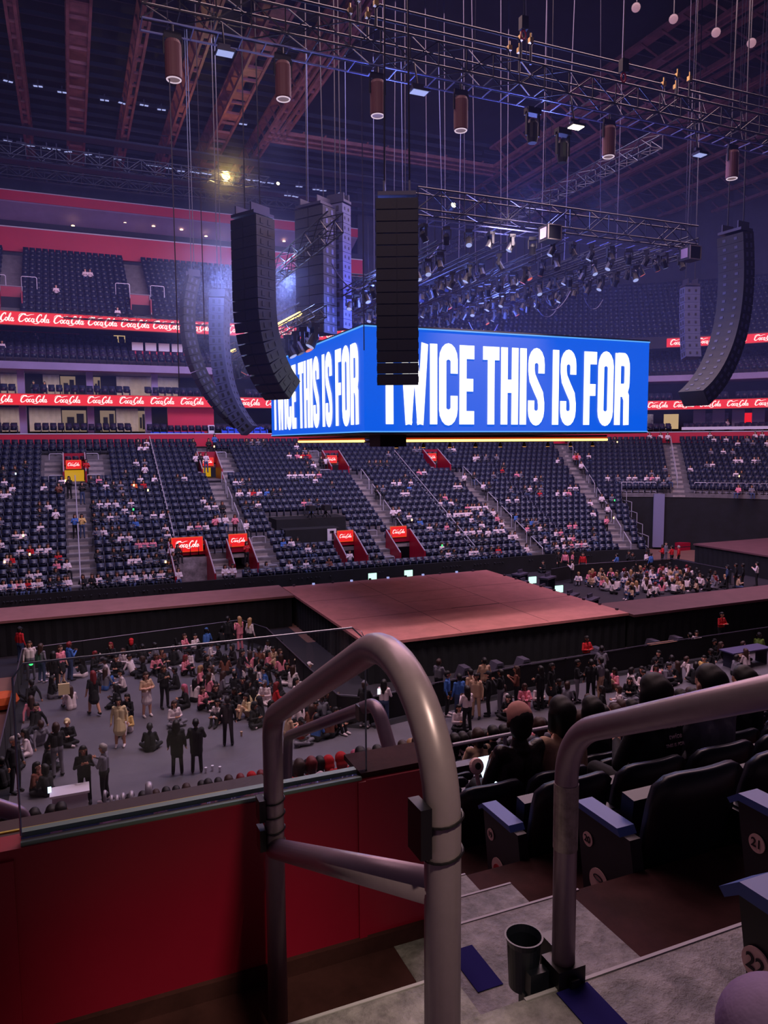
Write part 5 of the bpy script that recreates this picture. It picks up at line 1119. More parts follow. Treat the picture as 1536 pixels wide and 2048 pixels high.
def special(rec, rz):
    if rec.startswith('560 682'): return .35
    if rec.startswith('712 868'): return pi-.2
    if rec.startswith(('870 690', '975 640', '1030 745')): return pi+.3
    if rec.startswith(('1050 1030', '1165 1020', '1350 862', '890 905')): return -.2
    if rec.startswith('505 1205'): return pi+.1
    if rec.startswith('600 1195'): return 1.1
    if rec.startswith('345 1045'): return .3
    return rz
parse(PIT_L, (0, 1200, .3385), lambda x, y: 'front of left pit' if y > 1460 else 'left edge of left pit' if x < 90 else 'back of left pit' if y < 1330 else 'left pit', fcb=special)
parse(PIT_M, (440, 1200, .3385), lambda x, y: 'left pit by the stage corner' if x < 700 else 'pit behind the big handrail' if x < 860 else 'near pit')
parse(PIT_R, (880, 1200, .427), lambda x, y: 'near pit' if x < 1100 else 'near pit right of centre' if x < 1300 else 'right end of near pit')
# guards in red between barrier and stage, others behind the right pit
for (x, y, h, lab) in ((1172, 1318, 46, 'in front of the stage'), (1441, 1262, 40, 'before the right runway')):
    p = at(x, y+30, Z=.0); person((p[0], min(p[1], -7.6), 0), pi, 'fold', 'red', 'black', 'trousers', 'black', 'short', where='guard '+lab)
RB = """640 700 st rkk short;805 705 fo bkk short;945 690 ph wkk short;968 700 st bkn short;1025 655 fo rkk short;1070 660 fo rkk short;1096 660 st rkg short;1040 640 st ggk short;590 740 ph wkk cap;920 620 st kkn short;880 700 st kkk long;520 690 st kkk long;555 690 st pkn long;590 690 st pkn long;860 690 ph kkk short;460 690 fl kkk short;500 655 fl gkk cap;655 590 fl gpn short;690 570 fl kkn bob"""
parse(RB, (900, 860, .414), 'behind the right runway')
for (x, y, c_) in ((1338, 770, 'denim'), (1378, 762, 'black'), (1412, 762, 'black'), (1480, 755, 'white')):
    xx, yy = crop(900, 860, .414, x, y); p = at(xx, yy, Z=0); person((p[0], p[1], 0), .6, 'stand' if c_ != 'white' else 'phone', c_, 'black', 'trousers', 'black', 'hood' if x == 1338 else 'short', where='right of rear pit')
k = 0; tries = 0
while k < 84 and tries < 4000:
    tries += 1; X_ = RP.uniform(14.9, 24.1); Y_ = RP.uniform(2.0, 8.3)
    if any(math.hypot(t[0]-X_, t[1]-Y_) < .62 for t in taken): continue
    taken.append((X_, Y_)); k += 1
    person((X_, Y_, .02), RP.uniform(-pi, pi), RP.choice(('floor', 'floor', 'hug', 'hug', 'stand' if RP.random() < .15 else 'floor')), RP.choice(('white', 'white', 'white', 'black', 'pink', 'grey', 'black', 'beige')), RP.choice(('black', 'denim', 'grey')), 'trousers', RP.choice(('black', 'black', 'brown', 'blond', 'red')), where='rear pit', hd=False)
# people in the near rows
def on_near(x, y, h):
    v = ray(x, y); s = NH/ND     # z = NZ - s*(Y-NY) + h (behind the front edge of the row)
    t = (NZ-s*(CAM[1]-NY)+h-CAM[2])/(v[2]+s*v[1]); return CAM+v*t
near_occ = {}
def near_person(x, y, top, hair='black', hk=None, bot='black', style='trousers', pose='chair', rz=0., where='near rows', skin=None, scale=1., D=None, Ddef=12.):
    best = None
    for r in range(20, 1, -1):
        y0_, z0_ = nrow(r); yy = y0_-ND+.26; P = at(x, y, Y=yy); d = proj((P[0], yy, z0_+1.16)); e = abs(d[1]-y)+(abs(d[2]-D)*40 if D else abs(d[2]-Ddef)*9)
        if P[0] < CAM[0]+1.9 and P[0] > CAM[0]+1.2: e += 15
        if r >= 13 and CAM[0]-2.4 < P[0] < CAM[0]+1.3: e += 400
        if (r, round(P[0]/.5)) in near_occ: e += 60
        if best is None or e < best[0]: best = (e, r, P[0], yy, z0_)
    e, r, X_, yy, z0_ = best; near_occ[(r, round(X_/.5))] = 1
    return person((X_, yy, z0_), rz, pose, top, bot, style, hair, hk, where=where, skin=skin, scale=scale)
NEARP = """375 545 brown pinkcap cap;572 560 beige black bob;715 525 black black bob;1010 480 black black bob;1270 400 grey black short;1430 345 black black short;1395 390 pink brown bob;770 505 white beige cap;700 470 white brown bob;765 465 grey black short;250 578 black black short;180 590 beige brown bob;108 530 white black bob;465 555 grey brown bob;150 650 black black bob;480 590 brown black bob;1190 430 pink black bob;1100 440 beige brown bob;650 545 black brown bob;820 620 pink brown short;1340 425 pink brown bob;560 620 black black bob;300 560 black black short;210 640 brown black bob;70 590 black black bob;600 520 white black bob;860 500 grey black bob;900 480 black black bob;960 450 pink brown bob;1130 400 beige black short;1230 385 white black bob;1420 300 black brown bob;1500 330 black black short;1480 420 grey black bob"""
o = None
BIG = []
for rec in NEARP.split(';'):
    f = rec.split(); x, y = crop(880, 1200, .427, float(f[0]), float(f[1])); hc = f[3]; hk = f[4]
    if hc == 'pinkcap': hc, hk = 'rose', 'cap'
    BIG.append(near_person(x, y+12, f[2], D={0: 5.6, 1: 5.7, 2: 7., 3: 4.6, 4: 4.7, 5: 5.4}.get(len(BIG)), hair=hc if hc in HM or hk == 'cap' else 'black', hk=hk, scale=.94, where='near rows right of the big handrail' if x < 1200 else 'near rows at right'))
for rec in """1040 1095 brown black long;1100 1075 cream brown bob;1190 1050 black black short;1290 1085 black black short;1350 1010 white brown long;1420 1030 red red bob;1485 1000 red red hood;980 1090 brown black long;840 1095 black black bob;1540 1010 red red bob;920 1110 black brown bob;760 1130 black black bob;1230 1100 black black bob""".split(';'):
    f = rec.split(); x, y = crop(0, 1200, .3385, float(f[0]), float(f[1])); near_person(x, y, f[2], f[3] if f[3] in HM else 'black', f[4], where='rows below the glass at left', Ddef=17.)
for rec in """200 1215 pink black bob;300 1180 black black bob;40 1270 black black long;360 1240 black black short;120 1290 black black bob""".split(';'):
    f = rec.split(); x, y = crop(0, 1200, .3385, float(f[0]), float(f[1])); near_person(x, y, f[2], f[3], f[4], where='lower left corner rows', Ddef=13.)
for rec in """640 905 red red hood;590 955 black black bob;715 965 red red hood;800 955 white pinkhair bob;830 880 black black bob;930 900 cream black long;1080 880 brown brown long;1132 850 beige blond bob;540 930 white red bob;430 905 black black long;1165 820 green brown bob;470 985 red brown bob;880 960 pink brown bob;980 940 white black bob;1020 930 black brown bob;520 985 black black bob;1200 900 black black short""".split(';'):
    f = rec.split(); x, y = crop(440, 1200, .3385, float(f[0]), float(f[1])); near_person(x, y, f[2], f[3] if f[3] in HM or f[4] == 'hood' else 'black', f[4], where='rows behind the big handrail', Ddef=14.)
for i in range(44):
    r = RP.choice((3, 4, 5, 6, 7, 8, 9, 10, 11, 12, 13)); y0_, z0_ = nrow(r); X_ = nseat_x(r, RP.randint(0, 34)); key = (r, round(X_/.5))
    q = proj((X_, y0_, z0_+1))
    if key in near_occ or not (905 < q[0] < 1520): continue
    near_occ[key] = 1
    person((X_, y0_-ND+.26, z0_), RP.uniform(-.3, .3), 'chair', RP.choice(('black', 'black', 'grey', 'white', 'brown', 'beige', 'pink', 'navy')), 'black', 'trousers', RP.choice(('black', 'black', 'black', 'brown', 'blond')), None, where='lower near rows at right')
# far stand spectators
FA = """815 85 k;865 85 w;830 125 w;865 125 w;1145 95 k;1230 80 k;1265 75 bs;1455 85 k;1490 90 g;20 255 k;90 260 k;150 230 k;1155 190 ws;1215 190 ws;1185 195 ks;805 215 w;855 210 g;855 260 ws;908 285 w;535 290 k;583 295 p;625 330 w;668 325 k;710 325 g;790 325 o;830 310 w;850 350 r;745 285 k;365 300 w;260 330 w;25 335 w;75 345 w;10 375 w;48 385 w;350 390 ns;410 360 ks;485 365 ks;235 450 k;285 450 w;550 440 k;588 440 w;635 440 w;682 440 w;728 415 k;735 475 w;720 385 g;775 455 w;330 535 ws;235 520 k;555 510 k;605 515 k;650 520 w;685 505 g;780 510 w;825 510 g;905 510 w;960 510 w;945 510 k;445 580 bs;485 570 ys;5 545 g;240 590 w;95 625 w;138 620 w;570 610 g;612 610 w;662 595 k;700 590 k;660 640 k;712 635 w;760 640 w;800 560 b;975 585 w;985 620 w;1118 575 w;1168 580 p;1212 575 w;1045 285 k;1085 285 w;1220 455 w;1265 455 w;1308 450 k;1200 430 w;1245 420 k;1280 525 w;1325 525 w;1275 585 ps;1390 570 ps;1412 580 w;815 680 p;858 680 p;902 675 p;950 660 k;995 655 k;120 725 w;180 710 r;235 710 w;285 700 w;5 680 w;670 730 k;720 725 k;575 730 k;950 700 g;965 740 w;1000 730 k;45 770 w;10 780 r;335 790 p;395 795 w;770 765 w;810 765 w;875 760 g;920 755 k;1025 780 k;65 820 k;175 860 w;225 870 w;400 890 w;345 750 r;580 880 w;635 870 k;690 865 g;1000 830 k;1055 870 w;745 905 w;798 900 w;850 890 w;903 885 w;950 885 w;1000 885 k;855 935 k;910 930 w;960 930 k;800 930 k;25 915 w;70 950 b;125 950 w;185 905 w;235 895 w;180 950 k;240 940 k;290 950 k;330 960 w;330 880 k;10 960 w;40 1000 p;105 1000 r;165 990 w;495 990 k;550 985 k;1335 895 w;1380 890 w;1465 900 k;1385 310 w;1425 305 k;1415 375 w;1450 375 r;1525 370 w;1445 440 k;1480 450 w;510 240 rs;1460 740 rs"""
FB = """155 85 k;190 90 g;255 85 k;400 150 w;455 115 w;448 150 p;480 150 r;515 150 r;490 120 g;510 210 k;548 215 w;590 180 k;620 180 w;402 270 w;435 270 w;472 270 w;515 275 w;542 270 w;580 270 p;557 300 w;650 320 k;85 315 w;128 310 k;103 375 w;128 375 w;152 380 r;188 380 w;230 370 b;272 378 k;312 375 k;180 450 w;148 445 k;490 435 p;520 430 g;572 440 k;870 200 k;910 200 k;942 205 k;972 195 k;985 145 g;1137 115 g;1165 115 g;920 350 k;955 350 g;1020 320 w;1055 320 w;1085 285 k;1115 310 w;1110 345 b;1072 380 w;1102 380 w;1168 255 p;1200 255 w;1015 485 w;1050 485 w;1050 520 k;1105 510 w;1335 110 g;1362 110 w;1380 335 w;1410 340 w;1450 315 ws;1285 395 k;1318 400 p;1290 435 w;1352 430 w;1385 430 k;1170 545 b;1222 575 w;1262 570 k;1325 570 p;1340 500 w;1375 495 w;1405 500 w;1440 500 w;1465 520 w;1400 580 k;1435 600 w;1470 600 w;1495 630 k;1520 600 w;1450 460 p;1490 460 w;1520 460 w;365 665 b;410 660 w;448 660 k;508 695 w;545 700 k;415 830 w;470 820 k;510 815 w;560 820 k;650 870 n;780 860 ws;930 835 k;280 895 g;1295 690 w;1330 690 k;1490 775 w;1355 810 w;1390 805 k;1315 820 k"""
FC = """960 20 w;1015 30 w;1050 35 w;795 55 k;595 125 p;612 125 p;580 125 r;645 140 w;625 165 w;510 145 w;110 135 w;130 140 w;165 135 g;212 130 g;130 170 ws;105 220 k;200 220 g;240 195 r;265 190 k;310 215 p;332 215 g;402 235 w;428 235 k;152 270 w;180 270 k;285 290 g;350 285 k;380 290 w;405 285 k;435 290 g;270 340 w;292 345 w;435 320 r;510 305 w;545 305 w;565 305 p;572 280 w;600 280 w;755 230 w;778 235 g;862 235 w;890 235 w;945 230 w;973 235 p;970 210 g;1000 235 w;1030 260 g;1055 235 g;1035 185 g;1160 190 w;725 325 w;775 325 g;760 385 w;670 355 w;680 400 w;1255 35 w;1275 45 w;1305 50 w;1390 75 w;1435 55 g;1465 60 g;1500 75 w;1530 75 w;1260 120 g;1290 120 w;1335 120 g;1380 145 w;1405 145 w;1440 145 w;1460 145 g;1240 165 g;1268 165 w;1382 215 w;1410 210 k;1395 285 p;1425 290 g;1480 5 w;1515 5 w;195 395 w;10 400 w;40 405 w;70 380 w;100 375 w;130 370 w;65 410 w;95 430 k;140 400 w;30 500 w;60 490 w;95 490 w;145 460 w;110 515 k;175 515 ws;220 430 p;240 455 w;215 490 w;245 490 w;325 440 b;350 440 k;375 440 b;400 440 g;355 470 p;390 470 k;295 530 w;320 530 w;440 490 w;465 490 k;490 490 w;515 490 p;440 525 w;582 480 p;610 480 p;530 525 w;560 520 w;590 530 p;530 550 w;565 550 p;600 570 w;690 500 k;700 535 g;640 570 p;660 570 w;495 570 k;520 600 w;550 620 k;375 610 w;102 640 w;205 630 k;240 660 r;160 630 k;760 470 ps"""
def on_far(x, y, h):
    v = ray(x, y)
    for t in np.arange(35, 130, .08):
        p = CAM+v*t; rho = p[1] if p[0] < X0 else math.hypot(p[0]-X0, p[1])
        if rho > 13.6 and p[2] <= Z0+RR/RD*(rho-13.6)+h: return p, rho
    return None, 0
lo = []
occ = set()
for txt, crp in ((FA, (0, 860, .3385)), (FB, (440, 860, .3385)), (FC, (900, 860, .414))):
    for rec in txt.split(';'):
        f = rec.split(); x, y = crop(*crp, float(f[0]), float(f[1])); st_ = f[2].endswith('s'); c = f[2][0]
        p, rho = on_far(x, y, .62)
        if p is None: continue
        k = int((rho-R0)/RD); k = max(0, min(22, k)); th = 0. if p[0] < X0 else math.atan2(p[0]-X0, p[1]); r = R0+RD*k+.25
        t = p[0] if p[0] < X0 else X0+math.degrees(th); key = (k, round(p[0]*2))
        if key in occ: t += .55 if t < X0 else math.degrees(.55/r); key = (k, round(p[0]*2)+1)
        occ.add(key)
        q = PT(t, r+(.0 if not st_ else .2), rowz(k)); lo.append((q, tang(t)+pi+RP.uniform(-.4, .4), 'phone' if st_ else 'chair', TC[c], x, y))
for (x, y, z_, rho) in ((72, 690, 18.6, 37.5), (88, 745, 14.3, 36.5), (66, 745, 14.3, 36.2), (112, 575, 22.7, 37.), (170, 540, 25., 40.5), (180, 543, 25., 40.5), (235, 618, 20.6, 34), (1455, 838, 11.1, 34.5), (5, 705, 17.5, 35)):
    p = at(x, y, Y=rho) if x < 1000 else at(x, y, D=78); lo.append(((p[0], p[1], z_), pi, 'chair', 'white' if x != 66 else 'black', x, y))
lo = [q+(proj(q[0])[2],) for q in lo]; lo.sort(key=lambda q: q[6])
nind = max(0, 300-len(PEOPLE)); print('people individually', len(PEOPLE), 'far total', len(lo))
for q in lo[:nind]:
    person(q[0], q[1], q[2], q[3], RP.choice(('black', 'denim', 'dark')), 'trousers', RP.choice(('black', 'black', 'brown')), RP.choice(('long', 'bob', 'short')), where='low rows of far stand at left' if q[4] < 400 else 'low rows of far stand left of the stage' if q[4] < 760 else 'low rows of far stand right of centre', hd=False)
def crowd(lst):
    mats = [SKM[0], SKM[1], CM['black'], CM['dark'], mEye, HM['black'], HM['brown']]+[CM[k_] for k_ in PAL]; keys = list(PAL); vs = []; fs = []; mi = []; n0 = 0; cache = {}
    for q in lst:
        pose = q[2]
        if pose not in cache:
            me, h = get_body(pose, 'trousers', False); hm = get_hair(pose, h, 'long'); hm2 = get_hair(pose, h, 'short'); out = []
            for m_, isb in ((me, 1), (hm, 0)):
                m_.calc_loop_triangles(); V_ = np.empty(len(m_.vertices)*3); m_.vertices.foreach_get('co', V_); T_ = np.empty(len(m_.loop_triangles)*3, int); m_.loop_triangles.foreach_get('vertices', T_)
                Mi = np.empty(len(m_.loop_triangles), int); m_.loop_triangles.foreach_get('material_index', Mi); out.append((V_.reshape(-1, 3), T_.reshape(-1, 3), Mi if isb else np.full(len(Mi), 9)))
            n1 = len(out[0][0]); cache[pose] = (np.vstack([out[0][0], out[1][0]]), np.vstack([out[0][1], out[1][1]+n1]), np.concatenate([out[0][2], out[1][2]]))
        V_, T_, Mi = cache[pose]; a = q[1]; R = np.array([[math.cos(a), -math.sin(a), 0], [math.sin(a), math.cos(a), 0], [0, 0, 1]])
        vs.append(V_ @ R.T+np.array(q[0])); fs.append(T_+n0); n0 += len(V_)
        lut = np.array([RP.choice((0, 1)), 7+keys.index(q[3]), RP.choice((2, 3, 7+keys.index('denim'))), 3, 4, 0, 0, 0, 0, RP.choice((5, 5, 6))]); mi.append(lut[Mi])
    vs = np.vstack(vs); fs = np.vstack(fs); mi = np.concatenate(mi); me = bpy.data.meshes.new('spectators'); me.vertices.add(len(vs)); me.vertices.foreach_set('co', vs.ravel())
    me.loops.add(fs.size); me.loops.foreach_set('vertex_index', fs.ravel().astype(np.int32)); me.polygons.add(len(fs)); me.polygons.foreach_set('loop_start', np.arange(0, fs.size, 3)); me.polygons.foreach_set('loop_total', np.full(len(fs), 3))
    for m_ in mats: me.materials.append(m_)
    me.polygons.foreach_set('material_index', mi); me.polygons.foreach_set('use_smooth', [True]*len(fs)); me.update(); me.validate()
    tag(meshobj('spectators', me), 'hundreds of distant spectators scattered through the upper rows of the far stand', 'people', kind='stuff')
if lo[nind:]: crowd(lo[nind:])
# the photographer's own knee at the lower right corner
kp = at(1556, 2075, D=.82); K = Vector(kp); l0 = Vector((kp[0]+.25, kp[1]-.5, kp[2]-.05))
A = [(l0-l0, K-l0, .085, .066, 0), (K-l0, K-l0+Vector((.02, .05, -.40)), .064, .05, 0), (K-l0+Vector((.02, .05, -.42)), K-l0+Vector((.02, .22, -.455)), .045, .034, 1), (Vector((.2, -.02, .0)), K-l0+Vector((.28, -.02, -.05)), .085, .066, 0), (K-l0+Vector((.28, -.02, -.05)), K-l0+Vector((.3, .05, -.40)), .064, .05, 0), (Vector((.02, -.05, .03)), Vector((.18, -.05, .03)), .12, .12, 0)]
me = remesh(A, .012, [mat('lavender cloth', (122, 96, 140), .8, bump=.4, scale=5.), CM['dark']], 'lower_body', None, 3)
tag(meshobj('person', me, l0), 'knee and legs of a seated person in lavender trousers, lower right corner', 'person')
# things they hold or wear
def put(name, mb, m, loc, lab, cat, rz=0.): return tag(mb.build(name, m, loc=loc, rz=rz), lab, cat)
cap_man = BIG[0]; cl = cap_man.location; cap_man['label'] = 'person in brown leather jacket and dusty pink cap seated beyond the handrail'
cap_man.material_slots[1].material = mat('black leather jacket', (34, 24, 26), .32, vary=.5, scale=9., bump=.6)
ls = tag(empty('light_stick', at(953, 1532, D=proj(cl)[2]-.1)), 'pink round light stick beside the man in the pink cap', 'light stick')
b = MB(); R = Matrix.Rotation(-.4, 3, 'X') @ Matrix.Rotation(pi/2, 3, 'X'); b.lathe([(.01, -.025), (.05, -.02), (.06, 0), (.05, .02), (.01, .025)], (0, 0, 0), 0, 20, R=R); b.build('disc', mSticker, ls)
b = MB(); b.lathe([(.026, .026), (.022, .03)], (0, 0, 0), 0, 16, R=R); b.build('dark_centre', mInk, ls); b = MB(); b.tube([(.0, 0, -.05), (.03, .0, -.2)], .016, n=8); b.build('handle', mSticker, ls)
b = MB(); b.box((0, 0, 0), (.16, .012, .22), R=Matrix.Rotation(-.8, 3, 'X')); put('tablet', b, mPhone, at(980, 1540, D=proj(cl)[2]+.25), 'bright tablet screen on the lap of the man in the pink cap', 'tablet')
tk = BIG[3]; lt = tk.location
for i, (s, w_, z_) in enumerate((('WORLD TOUR', .03, 1.02), ('twice', .05, .95), ('THIS IS FOR', .03, .89))):
    l = meshobj('back_print', text_mesh(s, w_, mat('shirt print', (200, 170, 180), .7), 'lettering', .0005), (0.02, -.165-.0*i, z_), 0, tk); l.rotation_euler = (pi/2-.05, 0, 0)
wk = BIG[1]
l = meshobj('back_print', text_mesh('THIS IS FOR', .05, mInk, 'lettering', .0005, bold=.001) if False else text_mesh('THIS IS FOR', .05, mInk, 'lettering'), (.0, -.145, .76), 0, wk); l.rotation_euler = (pi/2-.05, 0, 0)
for i, (x, y, m_, lab) in enumerate(((62, 1328, mGreenE, 'green glowing light in the hands of a girl at the left of the pit'), (78, 1308, mPhoneY, 'warm phone light held up at the left edge of the pit'), (168, 1532, mPhoneY, 'bright round light stick between the woman and the grey-haired man'), (758, 1383, mPhone, 'phone held up by the woman in the white tee'), (99, 1580, mPhone, 'blue phone screen in the lower left rows'), (1065, 1160, mCyanE, 'white prompter screen right of the stage'), (1118, 1178, mCyanE, 'second white prompter screen right of the stage'), (745, 1153, mCyanE, 'small green-white screen behind the stage'), (817, 1147, mCyanE, 'small green-white screen behind the stage, right one'), (128, 1378, None, 'white tote bag carried in the left pit'))):
    D = proj(at(x, y+25, Z=.3))[2] if 1000 < x or x < 700 and y > 1200 else 22. if y > 1200 else proj((-1, 9.5, 2))[2]
    p = at(x, y, D=D-.4); b = MB()
    if m_ is None: b.box((0, 0, 0), (.4, .12, .42)); b.tube([(-.12, 0, .2), (0, 0, .45), (.12, 0, .2)], .015, n=5); put('tote_bag', b, CM['cream'], p, lab, 'bag')
    elif m_ in (mPhoneY, mGreenE): b.lathe([(.01, -.07), (.07, -.04), (.08, 0), (.06, .05), (.01, .07)], (0, 0, 0), 0, 12); put('light_stick', b, m_, p, lab, 'light stick')
    elif m_ is mCyanE: b.box((0, 0, 0), (.55, .08, .42)); b.box((0, .1, -.3), (.1, .1, .5)); put('prompter_screen', b, m_, p, lab, 'screen')
    else: b.box((0, 0, 0), (.09, .015, .17)); put('phone', b, m_, p, lab, 'phone')
# glowing phones in the far stand
for i, (x, y, m_) in enumerate(((32, 947, mPhone), (47, 1070, mPhoneY), (267, 970, mPhoneY), (295, 980, mPhoneY), (266, 1018, mGreenE), (330, 1122, mPhoneY), (427, 893, mPhoneY), (131, 961, mPhoneY), (10, 1122, mPhoneY), (60, 1107, mPhoneY), (600, 914, mPhoneY), (880, 1090, mGreenE), (1222, 1035, mPhoneY), (1224, 1000, mGreenE), (1472, 952, mPhoneY), (1230, 884, mPhoneY), (820, 1039, mPhoneY))):
    p, rho = on_far(x, y, 1.0)
    if p is None: continue
    b = MB(); b.box((0, 0, 0), (.1, .03, .15)); tag(b.build('phone', m_, loc=p+np.array([0, -.35, 0])), 'small glowing phone in the hands of a far stand spectator', 'phone', 'glowing phones in the far stand')
# small things round the stage and the pits
def boxthing(name, x, y, z, d, m, lab, cat, rz=0., parts=None, n=None):
    p = at(x, y, Z=z); o = tag(empty(name, p, rz), lab, cat, n); b = MB(); b.box((0, 0, d[2]/2), d); b.build('body', m, o)
    b = MB(); b.b2((-d[0]/2-.01, -d[1]/2-.01, d[2]*.46), (d[0]/2+.01, d[1]/2+.01, d[2]*.54)); b.build('edging', mSteel, o); return o
for i, (x, y) in enumerate(((930, 1300), (985, 1296), (1120, 1275), (1230, 1262), (1255, 1250), (890, 1320))):
    p = at(x, y, Z=.35); p[1] = min(p[1], -7.5); o = tag(empty('floor_monitor', (p[0], p[1], 0)), 'dark wedge speaker on the floor in front of the stage', 'speaker', 'wedge speakers in front of the stage')
    b = MB(); b.prism([(-.35, 0), (.35, 0), (.2, .55), (-.1, .55)], .6, Matrix.Translation((0, -.3, 0))); b.build('cabinet', mCase, o); b = MB(); b.b2((-.1, -.32, .1), (.15, -.3, .45)); b.build('grille', mSpk, o)
o = tag(empty('wood_bench', at(1330, 1320, Z=0)), 'light wooden bench top in the right part of the near pit', 'bench'); b = MB(); b.box((0, 0, .75), (1.6, .7, .06)); b.build('bench_top', mWood, o)
for sx in (-.7, .7):
    for sy in (-.28, .28): b = MB(); b.box((sx, sy, .36), (.06, .06, .72)); b.build('leg', mWood, o)
o = tag(empty('folding_table', at(1490, 1330, Z=0)), 'dark violet folding table top at the right edge of the near pit', 'table'); b = MB(); b.box((0, 0, .75), (2.4, .8, .05)); b.build('table_top', mat('violet table', (70, 66, 110), .5), o)
for sx in (-1, 1): b = MB(); b.box((sx, 0, .36), (.05, .6, .72)); b.build('leg', mSteel, o)
b = MB(); b.lathe([(.02, -.3), (.5, -.2), (.6, 0), (.5, .25), (.1, .35)], (0, 0, 0), 0, 14); tag(b.build('orange_bag', mOrange, loc=at(5, 1402, Z=.3)), 'crumpled orange bag on the floor outside the left pit', 'bag')
for i, (x, y, w_, m_, lab) in enumerate(((1118, 1108, 1.3, mCase, 'dark case stack behind the rear pit barrier, left of the guards'), (1365, 1100, 1.2, mRed, 'red case by the second stage'), (1405, 1086, 1.6, mat('blue screen rack', (30, 60, 255), emit=.9), 'rack with bright blue displays near the second stage'), (1262, 1122, 1., mCase, 'mesh crate behind the rear pit'), (1500, 1070, 2., mCase, 'long dark case on the far right floor'))):
    boxthing('flight_case', x, y, .0, (w_, .7, .7), m_, lab, 'case')
for i, (x, y) in enumerate(((1045, 1165), (1085, 1178), (1140, 1190), (1095, 1155), (1180, 1198), (1040, 1148), (1155, 1205))):
    p = at(x, y, Z=.9); o = tag(empty('mixing_desk', (p[0], p[1], 0), .5), 'dark equipment table right of the stage, %s from the left' % ('first', 'third', 'fifth', 'fourth', 'seventh', 'second', 'sixth')[i], 'equipment table')
    b = MB(); b.box((0, 0, .9), (1.3, .7, .12)); b.box((.2, .1, 1.05), (.6, .1, .25)); b.build('desk_top', mCase, o)
    for sx in (-.55, .55): b = MB(); b.box((sx, 0, .42), (.06, .6, .84)); b.build('leg', mSteel, o)
b = MB()
p = at(435, 862, Y=33.5); o = tag(empty('serving_table', (p[0], 34.0, 11.08)), 'blue-covered table with white machine on the edge of the lower suites', 'table')
a = along(302, 862); c = along(410, 862); b = MB(); b.b2((a-p[0], -.2, 0), (c-p[0], .3, .12)); b.build('blue_cover', mat('bright blue cloth', (30, 80, 230), .5), o)  # plain saturated blue without emission
b = MB(); b.b2((-.8, -.2, 0), (-.2, .3, .75)); b.build('white_box', mWhite, o)
a = along(445, 862); c = along(538, 862); b = MB(); b.b2((a-p[0], -.2, 0), (c-p[0], .3, .35)); b.b2((a-p[0]+.4, -.25, .35), (c-p[0]-.4, .2, .6)); b.build('banner_roll', MATS['bright blue cloth'], o)
# the cup on the floor, phones, clutter
for i, (x, y) in enumerate(((483, 1472), (440, 1543), (425, 1541), (412, 1545))):
    p = at(x, y, Z=0.02); b = MB(); b.lathe([(.03, 0), (.045, .16), (.04, .165)], (0, 0, 0), 0, 10); put('drink_cup', b, mWhite if i else CM['beige'], p, ('iced drink cup standing alone on the pit floor', 'white cup at the front edge of the pit', 'second white cup at the front edge of the pit', 'left white cup at the front edge of the pit')[i], 'cup')
b = MB(); b.box((0, 0, .35), (.9, .5, .7)); b.box((0, -.1, .73), (1., .6, .06)); put('white_counter', b, mWhite, at(142, 1628, Z=0), 'white counter box at the front left corner of the pit', 'counter')
# ------------------------------------------------------------------ labels of people: make each single out one person
ORD = ['first', 'second', 'third', 'fourth', 'fifth', 'sixth', 'seventh', 'eighth', 'ninth', 'tenth', 'eleventh', 'twelfth', 'thirteenth', 'fourteenth', 'fifteenth', 'sixteenth', 'seventeenth', 'eighteenth', 'nineteenth', 'twentieth', 'twenty-first', 'twenty-second', 'twenty-third', 'twenty-fourth', 'twenty-fifth']
groups = {}
for rec in PEOPLE:
    o, top, hair, pt, where, style, extra = rec
    hn = {'cap': 'cap', 'hood': 'hood', 'pinkhair': 'pink hair'}.get(hair, hair+' hair')
    hn = ('wearing a '+hn) if hair in ('cap', 'hood') else 'with '+hn
    if where.startswith('guard'): key = 'person in red jacket, '+pt+' '+where[6:]
    else: key = 'person in %s %s, %s, %s' % (top, 'dress' if style == 'dress' else 'coat' if style == 'coat' else 'top', hn.replace('with ', '').replace('wearing a ', 'in '), pt)
    key = (key, where if not where.startswith('guard') else '')
    groups.setdefault(key, []).append(o)
for (key, where), lst in groups.items():
    lst.sort(key=lambda o: proj(o.location)[0])
    for i, o in enumerate(lst):
        lab = key+(', '+where if where else '')
        if len(lst) > 1: lab = lab.replace('sitting with ', '').replace('sitting ', '').replace('standing with ', 'standing, '); lab += ', %s from left' % ORD[min(i, 24)]
        w = lab.split()
        if len(w) > 16: lab = lab.replace('near rows right of the big handrail', 'rows right of big handrail').replace('low rows of far stand', 'far stand')
        w = lab.split()
        if len(w) > 16: lab = lab.replace('with legs stretched out', 'legs out').replace('with raised hands', 'raised hands')
        w = lab.split()
        if len(w) > 16: lab = lab.replace('stretched out', 'out').replace('left pit by the stage corner', 'pit by stage corner').replace('the ', '')
        tag(o, lab, 'person', 'people in the '+(where or 'aisle before the stage'))

BIG[0]['label'] = 'person in dark leather jacket and dusty pink cap seated in near rows, seen from behind'
for rec in PEOPLE:
    w = rec[0]['label'].split()
    if len(w) > 16: rec[0]['label'] = ' '.join(x for x in w if x not in ('of', 'with', 'the', 'top,', 'and'))
